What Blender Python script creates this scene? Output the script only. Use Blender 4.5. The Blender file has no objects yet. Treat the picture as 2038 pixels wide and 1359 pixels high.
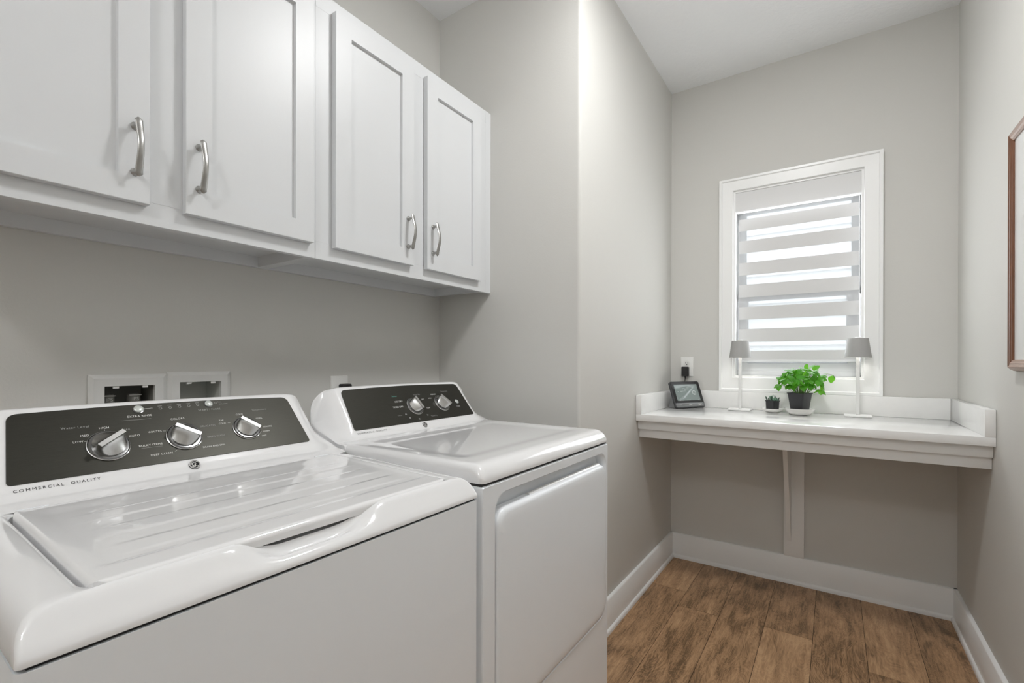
import bpy, bmesh, math, random
from mathutils import Vector, Matrix
from math import sin, cos, pi, radians, sqrt
random.seed(7)
SC = bpy.context.scene
COL = SC.collection

# ------------------------------------------------------------------ camera
CAM_H = 1.1488
YAW, PITCH, ROLL = radians(34.2914), radians(-0.0732), radians(0.1098)
cam_d = bpy.data.cameras.new('camera')
cam = bpy.data.objects.new('camera', cam_d)
COL.objects.link(cam)
Fv = Vector((cos(YAW)*cos(PITCH), sin(YAW)*cos(PITCH), sin(PITCH)))
Rv = Vector((sin(YAW), -cos(YAW), 0))
Uv = Rv.cross(Fv)
R2 = Rv*cos(ROLL) + Uv*sin(ROLL)
U2 = R2.cross(Fv)
cam.matrix_world = Matrix(((R2.x, U2.x, -Fv.x, 0), (R2.y, U2.y, -Fv.y, 0), (R2.z, U2.z, -Fv.z, CAM_H), (0, 0, 0, 1)))
cam_d.sensor_width = 36.0
cam_d.lens = 939.3177*36.0/2038
cam_d.shift_y = (721.32-679.5)/2038
cam_d.clip_start = 0.02
SC.camera = cam

# ------------------------------------------------------------------ light and exposure
SC.view_settings.view_transform = 'Standard'
SC.view_settings.look = 'None'
SC.view_settings.gamma = 1
SC.view_settings.use_curve_mapping = False
SC.view_settings.exposure = 0.13
SC.cycles.use_denoising = True
SC.cycles.max_bounces = 10
SC.cycles.diffuse_bounces = 6
SC.cycles.glossy_bounces = 5
SC.cycles.transparent_max_bounces = 12
SC.cycles.sample_clamp_indirect = 8

world = bpy.data.worlds.new('sky')
SC.world = world
world.use_nodes = True
wb = world.node_tree.nodes['Background']
wb.inputs[0].default_value = (0.96, 0.98, 1.0, 1)
wb.inputs[1].default_value = 3.4

def area(name, loc, target, size, power, color=(1, 1, 1), size_y=None, shape=None):
    d = bpy.data.lights.new(name, 'AREA')
    d.energy = power
    d.color = color
    d.size = size
    if size_y:
        d.shape = 'RECTANGLE'
        d.size_y = size_y
    if shape:
        d.shape = shape
    o = bpy.data.objects.new(name, d)
    COL.objects.link(o)
    o.location = loc
    o.rotation_euler = (Vector(target)-Vector(loc)).to_track_quat('-Z', 'Y').to_euler()
    return o
# ceiling light of the corridor (above the frame) and a second one further back
def globe(name, loc, power, radius, color=(1, 1, 1)):
    d = bpy.data.lights.new(name, 'POINT')
    d.energy = power
    d.color = color
    d.shadow_soft_size = radius
    o = bpy.data.objects.new(name, d)
    COL.objects.link(o)
    o.location = loc
    return o
area('ceiling_light_near', (1.36, 0.22, 2.715), (1.36, 0.22, 0), 0.26, 14, (1, 1, 1), shape='DISK')
globe('ceiling_fill', (1.36, 0.16, 2.62), 2.5, 0.09)  # extra globe added to brighten the ceiling around the near light
globe('ceiling_light_back', (-0.95, 0.22, 2.54), 22, 0.10)
def portal(name, loc, target, sx, sy):
    o = area(name, loc, target, sx, 1, size_y=sy)
    o.data.cycles.is_portal = True
    return o
portal('back_fill_portal', (-2.10, 0.20, 1.55), (0, 0.20, 1.75), 0.9, 0.2)  # guides sky light through the opening added behind the camera
# strip lamps added before each sheer stripe of the blind, standing in for daylight
STRIP_FILL = 4.5
for za, zb in ((1.983, 1.933), (1.868, 1.814), (1.746, 1.694), (1.625, 1.573), (1.505, 1.452), (1.383, 1.331), (1.259, 1.212)):
    za, zb = [CAM_H+(z-CAM_H)*(2.905/2.8586) for z in (za, zb)]
    area('window_fill_strip', (2.9005, 0.168, (za+zb)/2), (0, 0.168, (za+zb)/2), 0.53, STRIP_FILL*(za-zb)*0.53/0.21, (0.95, 0.975, 1.0), size_y=za-zb-0.004)
portal('window_portal', (3.02, 0.171, 1.58), (0, 0.171, 1.58), 0.58, 1.03)

# ------------------------------------------------------------------ measured layout (metres)
XB, YA, YC, XD, YE, H = 1.6349, 1.5275, 0.8014, 2.8586, -0.4570, 2.743
XBACK = -2.0
CABY = 1.2288

# ------------------------------------------------------------------ materials
def srgb(r, g, b):
    f = lambda c: (c/255/12.92) if c/255 <= 0.04045 else ((c/255+0.055)/1.055)**2.4
    return (f(r), f(g), f(b), 1)

def mat(name, color=(0.8, 0.8, 0.8, 1), rough=0.5, metal=0.0, bump=0.0, bscale=200, coat=0.0, spec=0.5, var=0.0, stretch=None, emit=None, estr=0):
    m = bpy.data.materials.new(name)
    m.use_nodes = True
    nt = m.node_tree
    b = nt.nodes['Principled BSDF']
    b.inputs['Base Color'].default_value = color
    b.inputs['Roughness'].default_value = rough
    b.inputs['Metallic'].default_value = metal
    b.inputs['Coat Weight'].default_value = coat
    b.inputs['Coat Roughness'].default_value = 0.03
    b.inputs['Specular IOR Level'].default_value = spec
    if emit:
        b.inputs['Emission Color'].default_value = emit
        b.inputs['Emission Strength'].default_value = estr
    tc = nt.nodes.new('ShaderNodeTexCoord')
    mp = nt.nodes.new('ShaderNodeMapping')
    nt.links.new(tc.outputs['Object'], mp.inputs[0])
    if stretch:
        mp.inputs['Scale'].default_value = stretch
    nz = nt.nodes.new('ShaderNodeTexNoise')
    nz.inputs['Scale'].default_value = bscale
    nz.inputs['Detail'].default_value = 3
    nt.links.new(mp.outputs[0], nz.inputs['Vector'])
    if bump:
        bp = nt.nodes.new('ShaderNodeBump')
        bp.inputs['Strength'].default_value = bump
        bp.inputs['Distance'].default_value = 0.002
        nt.links.new(nz.outputs[0], bp.inputs['Height'])
        nt.links.new(bp.outputs[0], b.inputs['Normal'])
    if var:
        mx = nt.nodes.new('ShaderNodeMix')
        mx.data_type = 'RGBA'
        mx.inputs['A'].default_value = tuple(c*(1-var) for c in color[:3])+(1,)
        mx.inputs['B'].default_value = tuple(min(1, c*(1+var)) for c in color[:3])+(1,)
        nt.links.new(nz.outputs[0], mx.inputs['Factor'])
        nt.links.new(mx.outputs['Result'], b.inputs['Base Color'])
    return m

M = {}
M['wall'] = mat('wall_paint', (0.625, 0.618, 0.59, 1), 0.75, bump=0.12, bscale=180)
M['ceiling'] = mat('ceiling_paint', (0.88, 0.895, 0.91, 1), 0.9, bump=0.9, bscale=45)
M['trim'] = mat('trim_paint', (0.87, 0.875, 0.87, 1), 0.32, bump=0.03)
M['cabinet'] = mat('cabinet_paint', (0.655, 0.668, 0.68, 1), 0.38, bump=0.04, bscale=120)
M['cabinet_in'] = mat('cabinet_underside', (0.66, 0.66, 0.64, 1), 0.55, bump=0.04)
M['enamel'] = mat('white_enamel', (0.80, 0.80, 0.805, 1), 0.10, coat=0.6, bump=0.008, bscale=60)
M['enamel_side'] = mat('white_painted_steel', (0.84, 0.87, 0.90, 1), 0.28, bump=0.01, bscale=300)
M['shadow_gap'] = mat('seam_shade_black', (0.02, 0.02, 0.02, 1), 0.7, bump=0.02)  # near-black standing in for the shade inside the seam gaps
M['panel'] = mat('brushed_dark_steel', (0.042, 0.041, 0.034, 1), 0.38, 0.75, bump=0.05, bscale=60, var=0.25, stretch=(0.6, 30, 30))
M['ink'] = mat('white_print', (0.72, 0.72, 0.70, 1), 0.5, bump=0.01)
M['ink_dim'] = mat('grey_print', (0.32, 0.32, 0.31, 1), 0.5, bump=0.01)
M['ink_green'] = mat('green_print', (0.10, 0.32, 0.26, 1), 0.5, bump=0.01)
M['ink_black'] = mat('black_print', (0.015, 0.015, 0.015, 1), 0.6, spec=0.15, bump=0.01)
M['chrome'] = mat('chrome', (0.70, 0.70, 0.70, 1), 0.12, 1.0, bump=0.01)
M['knob'] = mat('brushed_aluminium', (0.58, 0.58, 0.57, 1), 0.27, 1.0, bump=0.06, bscale=150, stretch=(1, 12, 1))
M['skirt'] = mat('dark_chrome', (0.22, 0.22, 0.22, 1), 0.15, 1.0, bump=0.01)
M['button'] = mat('pale_button', (0.62, 0.65, 0.62, 1), 0.25, 0.3, bump=0.01)
M['nickel'] = mat('satin_nickel', (0.40, 0.395, 0.38, 1), 0.34, 1.0, bump=0.04, bscale=250)
M['quartz'] = mat('white_quartz', (0.82, 0.82, 0.81, 1), 0.09, var=0.03, bscale=25, bump=0.004)
M['plastic'] = mat('white_plastic', (0.74, 0.74, 0.72, 1), 0.35, bump=0.01)
M['box_plastic'] = mat('offwhite_plastic', (0.66, 0.66, 0.645, 1), 0.45, bump=0.02)
M['box_in'] = mat('grey_plastic', (0.20, 0.20, 0.185, 1), 0.6, bump=0.02)
M['box_pale'] = mat('pale_grey_plastic', (0.52, 0.53, 0.50, 1), 0.6, bump=0.02)
M['black'] = mat('black_plastic', (0.012, 0.012, 0.013, 1), 0.35, bump=0.02)
M['pot'] = mat('black_pot_plastic', (0.028, 0.028, 0.032, 1), 0.42, bump=0.05, bscale=80)
M['ceramic'] = mat('white_ceramic', (0.80, 0.79, 0.77, 1), 0.18, bump=0.01)
M['soil'] = mat('potting_soil', (0.035, 0.022, 0.014, 1), 0.95, bump=1.0, bscale=150, var=0.5)
M['slate'] = mat('slate_plastic', (0.045, 0.047, 0.05, 1), 0.38, bump=0.02)
M['silver'] = mat('silver_plastic', (0.20, 0.205, 0.21, 1), 0.35, 0.4, bump=0.01)
M['stand'] = mat('grey_stand_plastic', (0.30, 0.305, 0.31, 1), 0.5, bump=0.02)
M['lampmetal'] = mat('white_lamp_metal', (0.78, 0.78, 0.77, 1), 0.35, bump=0.02)
M['shade'] = mat('grey_lamp_shade', (0.37, 0.368, 0.36, 1), 0.6, bump=0.15, bscale=300)
M['glow'] = mat('led_diffuser', (1, 1, 1, 1), 0.5, emit=(1, 0.97, 0.92, 1), estr=22)
M['screen'] = mat('grey_screen', (0.10, 0.12, 0.115, 1), 0.12, var=0.35, bscale=9, emit=(0.30, 0.36, 0.34, 1), estr=0.32)
M['screen_ink'] = mat('screen_symbols', (0.3, 0.32, 0.31, 1), 0.3, emit=(0.55, 0.6, 0.58, 1), estr=0.45, bump=0.01)
M['art'] = mat('pale_glazed_print', (0.80, 0.81, 0.81, 1), 0.10, var=0.02, bscale=3)
M['stem'] = mat('green_stem', (0.16, 0.26, 0.07, 1), 0.5, bump=0.1)
M['succ'] = mat('pale_succulent', (0.16, 0.30, 0.21, 1), 0.45, var=0.25, bscale=40, bump=0.05)
M['succ_dark'] = mat('dark_succulent', (0.035, 0.07, 0.045, 1), 0.4, var=0.25, bscale=40, bump=0.05)
M['copper'] = mat('brass_valve', (0.45, 0.36, 0.22, 1), 0.35, 1.0, bump=0.02)
M['blue'] = mat('grey_valve_label', (0.55, 0.55, 0.53, 1), 0.5, bump=0.02)
M['siding'] = mat('white_lap_siding', (0.66, 0.67, 0.69, 1), 0.7, bump=0.1, bscale=30)
M['ground'] = mat('pale_gravel', (0.45, 0.45, 0.42, 1), 0.9, bump=0.5, bscale=40, var=0.2)
M['vinyl'] = mat('white_vinyl', (0.84, 0.85, 0.86, 1), 0.35, bump=0.01)

def wood_frame():
    m = mat('shaded_brown_frame_wood', (0.15, 0.062, 0.030, 1), 0.38, bump=0.15, bscale=60, var=0.3, stretch=(4, 4, 0.5))
    return m
M['framewood'] = wood_frame()
M['framewood2'] = mat('pale_frame_wood', (0.36, 0.24, 0.18, 1), 0.35, bump=0.15, bscale=60, var=0.3, stretch=(0.5, 4, 4))  # paler copy of the frame wood for the top and bottom rails

def leaf_mat():
    m = mat('fresh_leaf', (0.085, 0.32, 0.03, 1), 0.32, var=0.45, bscale=25, bump=0.2)
    b = m.node_tree.nodes['Principled BSDF']
    b.inputs['Subsurface Weight'].default_value = 0.0
    nt = m.node_tree
    tr = nt.nodes.new('ShaderNodeBsdfTranslucent')
    tr.inputs[0].default_value = (0.24, 0.68, 0.03, 1)
    mx = nt.nodes.new('ShaderNodeMixShader')
    mx.inputs[0].default_value = 0.42
    out = nt.nodes['Material Output']
    nt.links.new(b.outputs[0], mx.inputs[1])
    nt.links.new(tr.outputs[0], mx.inputs[2])
    nt.links.new(mx.outputs[0], out.inputs[0])
    return m
M['leaf'] = leaf_mat()

def glass_mat():
    m = bpy.data.materials.new('window_glass')
    m.use_nodes = True
    nt = m.node_tree
    nt.nodes.remove(nt.nodes['Principled BSDF'])
    t = nt.nodes.new('ShaderNodeBsdfTransparent')
    t.inputs[0].default_value = (0.95, 0.97, 0.97, 1)
    g = nt.nodes.new('ShaderNodeBsdfGlossy')
    g.inputs['Roughness'].default_value = 0.02
    f = nt.nodes.new('ShaderNodeFresnel')
    mx = nt.nodes.new('ShaderNodeMixShader')
    nt.links.new(f.outputs[0], mx.inputs[0])
    nt.links.new(t.outputs[0], mx.inputs[1])
    nt.links.new(g.outputs[0], mx.inputs[2])
    nt.links.new(mx.outputs[0], nt.nodes['Material Output'].inputs[0])
    return m
M['glass'] = glass_mat()

def fabric_mat(name, opacity, transl, col=(0.8, 0.8, 0.8, 1)):
    m = bpy.data.materials.new(name)
    m.use_nodes = True
    nt = m.node_tree
    nt.nodes.remove(nt.nodes['Principled BSDF'])
    d = nt.nodes.new('ShaderNodeBsdfDiffuse')
    d.inputs[0].default_value = col
    tl = nt.nodes.new('ShaderNodeBsdfTranslucent')
    tl.inputs[0].default_value = col
    tp = nt.nodes.new('ShaderNodeBsdfTransparent')
    m1 = nt.nodes.new('ShaderNodeMixShader')
    m1.inputs[0].default_value = transl
    m2 = nt.nodes.new('ShaderNodeMixShader')
    m2.inputs[0].default_value = opacity
    nz = nt.nodes.new('ShaderNodeTexNoise')
    nz.inputs['Scale'].default_value = 400
    bp = nt.nodes.new('ShaderNodeBump')
    bp.inputs['Strength'].default_value = 0.1
    nt.links.new(nz.outputs[0], bp.inputs['Height'])
    nt.links.new(bp.outputs[0], d.inputs['Normal'])
    nt.links.new(d.outputs[0], m1.inputs[1])
    nt.links.new(tl.outputs[0], m1.inputs[2])
    nt.links.new(tp.outputs[0], m2.inputs[1])
    nt.links.new(m1.outputs[0], m2.inputs[2])
    nt.links.new(m2.outputs[0], nt.nodes['Material Output'].inputs[0])
    return m
M['opaque_fabric'] = fabric_mat('opaque_blind_fabric', 1.0, 0.05, (0.74, 0.74, 0.74, 1))
M['sheer_fabric'] = fabric_mat('sheer_blind_fabric', 0.58, 0.72, (0.85, 0.85, 0.86, 1))

def floor_mat():
    m = bpy.data.materials.new('oak_plank_floor')
    m.use_nodes = True
    nt = m.node_tree
    N, L = nt.nodes.new, nt.links.new
    b = nt.nodes['Principled BSDF']
    b.inputs['Roughness'].default_value = 0.42
    b.inputs['Specular IOR Level'].default_value = 0.35
    tc = N('ShaderNodeTexCoord')
    at = N('ShaderNodeAttribute')
    at.attribute_name = 'plank'
    sh = N('ShaderNodeVectorMath')
    sh.operation = 'MULTIPLY'
    L(at.outputs['Color'], sh.inputs[0])
    sh.inputs[1].default_value = (7.0, 9.0, 5.0)
    ad = N('ShaderNodeVectorMath')
    ad.operation = 'ADD'
    L(tc.outputs['Object'], ad.inputs[0])
    L(sh.outputs[0], ad.inputs[1])
    def mapping(s):
        k = N('ShaderNodeMapping')
        k.inputs['Scale'].default_value = s
        L(ad.outputs[0], k.inputs[0])
        return k
    def noise(src, scale, detail, dist=0.0, rough=0.55):
        k = N('ShaderNodeTexNoise')
        k.inputs['Scale'].default_value = scale
        k.inputs['Detail'].default_value = detail
        k.inputs['Distortion'].default_value = dist
        k.inputs['Roughness'].default_value = rough
        L(src.outputs[0], k.inputs['Vector'])
        return k
    fine = noise(mapping((3.5, 40, 1)), 3.0, 8, 0.6, 0.65)
    big = noise(mapping((1.3, 5.0, 1)), 2.2, 4, 1.2)
    warp = noise(mapping((2.0, 6.0, 1)), 1.6, 3, 1.6)
    # cathedral figure: bands of the warped field
    mu = N('ShaderNodeMath'); mu.operation = 'MULTIPLY'; mu.inputs[1].default_value = 120
    L(warp.outputs[0], mu.inputs[0])
    si = N('ShaderNodeMath'); si.operation = 'SINE'
    L(mu.outputs[0], si.inputs[0])
    rp = N('ShaderNodeValToRGB')
    rp.color_ramp.elements[0].position = 0.34
    rp.color_ramp.elements[0].color = (0.16, 0.096, 0.050, 1)
    rp.color_ramp.elements[1].position = 0.69
    rp.color_ramp.elements[1].color = (0.56, 0.355, 0.200, 1)
    e = rp.color_ramp.elements.new(0.5)
    e.color = (0.38, 0.228, 0.122, 1)
    # mix value
    a1 = N('ShaderNodeMath'); a1.operation = 'MULTIPLY'; a1.inputs[1].default_value = 0.52
    L(fine.outputs[0], a1.inputs[0])
    a2 = N('ShaderNodeMath'); a2.operation = 'MULTIPLY_ADD'; a2.inputs[1].default_value = 0.66
    L(big.outputs[0], a2.inputs[0]); L(a1.outputs[0], a2.inputs[2])
    a3 = N('ShaderNodeMath'); a3.operation = 'MULTIPLY_ADD'; a3.inputs[1].default_value = 0.045
    L(si.outputs[0], a3.inputs[0]); L(a2.outputs[0], a3.inputs[2])
    a4 = N('ShaderNodeMath'); a4.operation = 'MULTIPLY_ADD'; a4.inputs[1].default_value = 0.14
    sp = N('ShaderNodeSeparateColor')
    L(at.outputs['Color'], sp.inputs[0])
    L(sp.outputs[0], a4.inputs[0]); L(a3.outputs[0], a4.inputs[2])
    a5 = N('ShaderNodeMath'); a5.operation = 'SUBTRACT'; a5.inputs[1].default_value = 0.13
    L(a4.outputs[0], a5.inputs[0])
    L(a5.outputs[0], rp.inputs[0])
    # knots
    vo = N('ShaderNodeTexVoronoi')
    vo.inputs['Scale'].default_value = 1.6
    L(mapping((1.0, 2.2, 1)).outputs[0], vo.inputs['Vector'])
    kr = N('ShaderNodeValToRGB')
    kr.color_ramp.elements[0].position = 0.02
    kr.color_ramp.elements[0].color = (0.22, 0.2, 0.18, 1)
    kr.color_ramp.elements[1].position = 0.10
    kr.color_ramp.elements[1].color = (1, 1, 1, 1)
    L(vo.outputs['Distance'], kr.inputs[0])
    mx = N('ShaderNodeMix'); mx.data_type = 'RGBA'; mx.blend_type = 'MULTIPLY'
    mx.inputs['Factor'].default_value = 0.8
    L(rp.outputs[0], mx.inputs['A']); L(kr.outputs[0], mx.inputs['B'])
    L(mx.outputs['Result'], b.inputs['Base Color'])
    bp = N('ShaderNodeBump'); bp.inputs['Strength'].default_value = 0.25; bp.inputs['Distance'].default_value = 0.0015
    L(fine.outputs[0], bp.inputs['Height']); L(bp.outputs[0], b.inputs['Normal'])
    return m
M['floor'] = floor_mat()
M['seam'] = mat('dark_plank_seam', (0.02, 0.011, 0.006, 1), 0.8, bump=0.02)

# ------------------------------------------------------------------ object helpers
def tag(o, label=None, cat=None, group=None, kind=None):
    if label: o['label'] = label
    if cat: o['category'] = cat
    if group: o['group'] = group
    if kind: o['kind'] = kind
    return o

def thing(name, label, cat, loc, group=None, rot=0):
    o = bpy.data.objects.new(name, None)
    o.empty_display_size = 0.05
    COL.objects.link(o)
    o.location = loc
    o.rotation_euler = (0, 0, rot)
    tag(o, label, cat, group)
    return o

def world_loc(o):
    v = Vector((0, 0, 0))
    while o:
        v += Vector(o.location)
        o = o.parent
    return v

def link(name, bm, m, parent=None, smooth=True, angle=35, local=False):
    """one bmesh -> one mesh object; vertices are in world space unless local"""
    me = bpy.data.meshes.new(name)
    if parent is not None and not local:
        bmesh.ops.translate(bm, verts=bm.verts, vec=-world_loc(parent))
    bmesh.ops.recalc_face_normals(bm, faces=bm.faces)
    bm.to_mesh(me)
    bm.free()
    for x in (m if isinstance(m, (list, tuple)) else [m]):
        me.materials.append(x)
    if smooth:
        me.shade_smooth()
        me.set_sharp_from_angle(angle=radians(angle))
    o = bpy.data.objects.new(name, me)
    COL.objects.link(o)
    if parent is not None:
        o.parent = parent
    return o

def structure(name, bm, m, **k):
    return tag(link(name, bm, m, **k), kind='structure')

def box(bm, x0, x1, y0, y1, z0, z1, bev=0.0, seg=2, mi=0):
    vs = [bm.verts.new((x, y, z)) for x in (x0, x1) for y in (y0, y1) for z in (z0, z1)]
    idx = [(0, 1, 3, 2), (4, 6, 7, 5), (0, 4, 5, 1), (2, 3, 7, 6), (0, 2, 6, 4), (1, 5, 7, 3)]
    fs = [bm.faces.new([vs[i] for i in f]) for f in idx]
    for f in fs: f.material_index = mi
    if bev:
        es = list({e for f in fs for e in f.edges})
        r = bmesh.ops.bevel(bm, geom=es, offset=bev, segments=seg, affect='EDGES', clamp_overlap=True, profile=0.5)
        for f in r['faces']: f.material_index = mi
    return vs

def B(*a, **k):
    bm = bmesh.new()
    box(bm, *a, **k)
    return bm  # side rails take the darker brown, with their shade put into the colour

def ring_face(bm, a, b, mi=0):
    n = len(a)
    for i in range(n):
        f = bm.faces.new((a[i], a[(i+1) % n], b[(i+1) % n], b[i]))
        f.material_index = mi

def rrect(x0, x1, y0, y1, r, n=6, side=10):
    """rounded rectangle outline, anticlockwise; same count for any size"""
    pts = []
    cs = [((x1-r, y0+r), -90), ((x1-r, y1-r), 0), ((x0+r, y1-r), 90), ((x0+r, y0+r), 180)]
    for k, ((cx, cy), a0) in enumerate(cs):
        for i in range(n+1):
            a = radians(a0+90*i/n)
            pts.append((cx+r*cos(a), cy+r*sin(a)))
        nx = cs[(k+1) % 4]
        p = pts[-1]
        q = (nx[0][0]+r*cos(radians(nx[1])), nx[0][1]+r*sin(radians(nx[1])))
        for i in range(1, side):
            t = i/side
            pts.append((p[0]+(q[0]-p[0])*t, p[1]+(q[1]-p[1])*t))
    return pts

def loft(bm, rings, cap0=False, cap1=False, mi=0):
    vr = [[bm.verts.new(p) for p in r] for r in rings]
    for a, b in zip(vr, vr[1:]):
        ring_face(bm, a, b, mi)
    if cap0: bm.faces.new(vr[0]).material_index = mi
    if cap1: bm.faces.new(vr[-1]).material_index = mi
    return vr

def cyl(bm, p, q, r0, r1=None, n=20, cap=True, mi=0):
    r1 = r0 if r1 is None else r1
    p, q = Vector(p), Vector(q)
    d = (q-p).normalized()
    a = d.orthogonal().normalized()
    b = d.cross(a)
    rg = [[c+(a*cos(2*pi*i/n)+b*sin(2*pi*i/n))*r for i in range(n)] for c, r in ((p, r0), (q, r1))]
    loft(bm, rg, cap, cap, mi)

def lathe(bm, cx, cy, prof, n=32, cap0=True, cap1=False, mi=0, sx=1, sy=1):
    loft(bm, [[(cx+sx*r*cos(2*pi*i/n), cy+sy*r*sin(2*pi*i/n), z) for i in range(n)] for r, z in prof], cap0, cap1, mi)

def tube(bm, pts, rad, n=8, mi=0):
    pts = [Vector(p) for p in pts]
    rings = []
    for i, p in enumerate(pts):
        d = (pts[min(i+1, len(pts)-1)]-pts[max(i-1, 0)]).normalized()
        up = Vector((0, 0, 1)) if abs(d.z) < 0.9 else Vector((1, 0, 0))
        a = d.cross(up).normalized()
        b = d.cross(a)
        r = rad[i] if isinstance(rad, (list, tuple)) else rad
        rings.append([p+(a*cos(2*pi*k/n)+b*sin(2*pi*k/n))*r for k in range(n)])
    loft(bm, rings, True, True, mi)

def prism(bm, pts2, lift, h, mi=0):
    """polygon pts2 swept: lift(p, 0) to lift(p, h)"""
    loft(bm, [[lift(p, 0) for p in pts2], [lift(p, h) for p in pts2]], True, True, mi)

def smooth01(t):
    t = max(0.0, min(1.0, t))
    return t*t*(3-2*t)

def text_bm(items, place, depth=0.0004):
    """items: (string, s, t, size, angle_deg, align, spacing); place(s,t,n)->world"""
    bm = bmesh.new()
    dg = bpy.context.evaluated_depsgraph_get()
    for it in items:
        txt, s, t, size, ang, al, spc, mi = it
        cu = bpy.data.curves.new('t', 'FONT')
        cu.body = txt
        cu.size = size
        cu.align_x = al
        cu.align_y = 'CENTER'
        cu.space_character = spc
        cu.resolution_u = 3
        ob = bpy.data.objects.new('t', cu)
        COL.objects.link(ob)
        dg.update()
        me = bpy.data.meshes.new_from_object(ob.evaluated_get(bpy.context.evaluated_depsgraph_get()))
        COL.objects.unlink(ob)
        bpy.data.objects.remove(ob)
        c, sn = cos(radians(ang)), sin(radians(ang))
        vm = [bm.verts.new(place(s+v.co.x*c-v.co.y*sn, t+v.co.x*sn+v.co.y*c, depth)) for v in me.vertices]
        for f in me.polygons:
            try:
                bm.faces.new([vm[i] for i in f.vertices]).material_index = mi
            except ValueError:
                pass
        bpy.data.meshes.remove(me)
        bpy.data.curves.remove(cu)
    return bm

# ------------------------------------------------------------------ room shell
T = 0.12
bm = bmesh.new()   # left wall behind the machines, with two holes for the washer boxes
holes = [(0.404, 0.511, 0.93, 1.085), (0.570, 0.678, 0.93, 1.090)]
box(bm, XBACK, XB+T, YA, YA+T, 1.090, H+0.1)
box(bm, XBACK, XB+T, YA, YA+T, -0.1, 0.93)
box(bm, XBACK, 0.404, YA, YA+T, 0.93, 1.090)
box(bm, 0.511, 0.570, YA, YA+T, 0.93, 1.090)
box(bm, 0.678, XB+T, YA, YA+T, 0.93, 1.090)
box(bm, 0.404, 0.511, YA, YA+T, 1.085, 1.090)
structure('wall_left', bm, M['wall'], smooth=False)
bm = bmesh.new()   # return wall with rounded outside corner
r = 0.012
pts = [(XB, YA), (XB, YC+r)] + [(XB+r-r*cos(a), YC+r-r*sin(a)) for a in [radians(15*i) for i in range(1, 7)]] + [(XB+T, YC), (XB+T, YA)]
prism(bm, pts, lambda p, h: (p[0], p[1], -0.02+h), H+0.06)
structure('wall_return', bm, M['wall'])
structure('wall_alcove', B(XB+T, XD, YC, YC+T, -0.02, H+0.04), M['wall'], smooth=False)
WY0, WY1, WZ0, WZ1 = 0.462, -0.120, 1.067, 2.0955     # window opening
bm = bmesh.new()
box(bm, XD, XD+T, YE-T, YC+T, -0.02, WZ0)
box(bm, XD, XD+T, YE-T, YC+T, WZ1, H+0.04)
box(bm, XD, XD+T, WY0, YC+T, WZ0, WZ1)
box(bm, XD, XD+T, YE-T, WY1, WZ0, WZ1)
structure('wall_window', bm, M['wall'], smooth=False)
structure('wall_right', B(XBACK, XD, YE-T, YE, -0.02, H+0.04), M['wall'], smooth=False)
bm = bmesh.new()   # unseen wall behind the camera, with an opening added to let in fill light
box(bm, XBACK-T, XBACK, YE-T, -0.25, -0.02, H+0.04)
box(bm, XBACK-T, XBACK, 0.65, YA+T, -0.02, H+0.04)
box(bm, XBACK-T, XBACK, -0.25, 0.65, 1.85, H+0.04)
box(bm, XBACK-T, XBACK, -0.25, 0.65, -0.02, 1.65)
structure('wall_back', bm, M['wall'], smooth=False)
structure('ceiling', B(XBACK-T, XD+T, YE-T, YA+T, H, H+0.05), M['ceiling'], smooth=False)

# floor: dark bed and individual planks with a random value each
bm = bmesh.new()
cl = bm.loops.layers.color.new('plank')
box(bm, XBACK-T, XD+T, YE-T, YA+T, -0.08, -0.0018, mi=1)
joints = {0: 2.445, 1: 2.290, 2: 1.70, 3: 2.315, 4: 1.66, 5: 2.196, 6: 1.75}
PW = 0.1790
for k in range(-6, 8):
    y1 = 0.607-PW*(k-1)
    y0 = y1-PW
    y1c, y0c = min(y1, YA), max(y0, YE)
    if y1c-y0c < 0.01: continue
    j = joints.get(k, random.uniform(1.4, 2.6))
    xs = [XBACK]
    x = j
    while x > XBACK+0.1: x -= 1.22
    x += 1.22
    while x < XD-0.03:
        xs.append(x); x += 1.22
    xs.append(XD)
    for xa, xb in zip(xs, xs[1:]):
        n0 = len(bm.faces)
        g = 0.0009
        vs = [bm.verts.new((px, py, pz)) for px, py, pz in
              ((xa+g, y0c+g, 0), (xb-g, y0c+g, 0), (xb-g, y1c-g, 0), (xa+g, y1c-g, 0))]
        lo = [bm.verts.new((v.co.x, v.co.y, -0.002)) for v in vs]
        col = (random.random(), random.random(), random.random(), 1)
        fs = [bm.faces.new(vs)] + [bm.faces.new((vs[i], lo[i], lo[(i+1) % 4], vs[(i+1) % 4])) for i in range(4)]
        for f in fs:
            for l in f.loops: l[cl] = col
structure('floor', bm, [M['floor'], M['seam']], smooth=False)

# baseboards with a small shoe strip; the profile is swept along the wall
def baseboard(name, a, b, nrm, z1=0.1416):
    a, b, nrm = Vector(a), Vector(b), Vector(nrm)
    prof = [(0, 0), (0.024, 0), (0.024, 0.012), (0.021, 0.018), (0.015, 0.020), (0.015, z1-0.004), (0.012, z1), (0, z1)]
    bm = bmesh.new()
    loft(bm, [[p+nrm*d+Vector((0, 0, z)) for d, z in prof] for p in (a, b)], True, True)
    structure(name, bm, M['trim'], angle=60)
baseboard('baseboard_alcove', (XB, YC, 0), (XD, YC, 0), (0, -1, 0))
baseboard('baseboard_window', (XD, YC, 0), (XD, YE, 0), (-1, 0, 0))
baseboard('baseboard_right', (XBACK, YE, 0), (XD, YE, 0), (0, 1, 0))
baseboard('baseboard_left', (XBACK, YA, 0), (XB, YA, 0), (0, -1, 0))
baseboard('baseboard_return', (XB, YA, 0), (XB, YC, 0), (-1, 0, 0))

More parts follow.
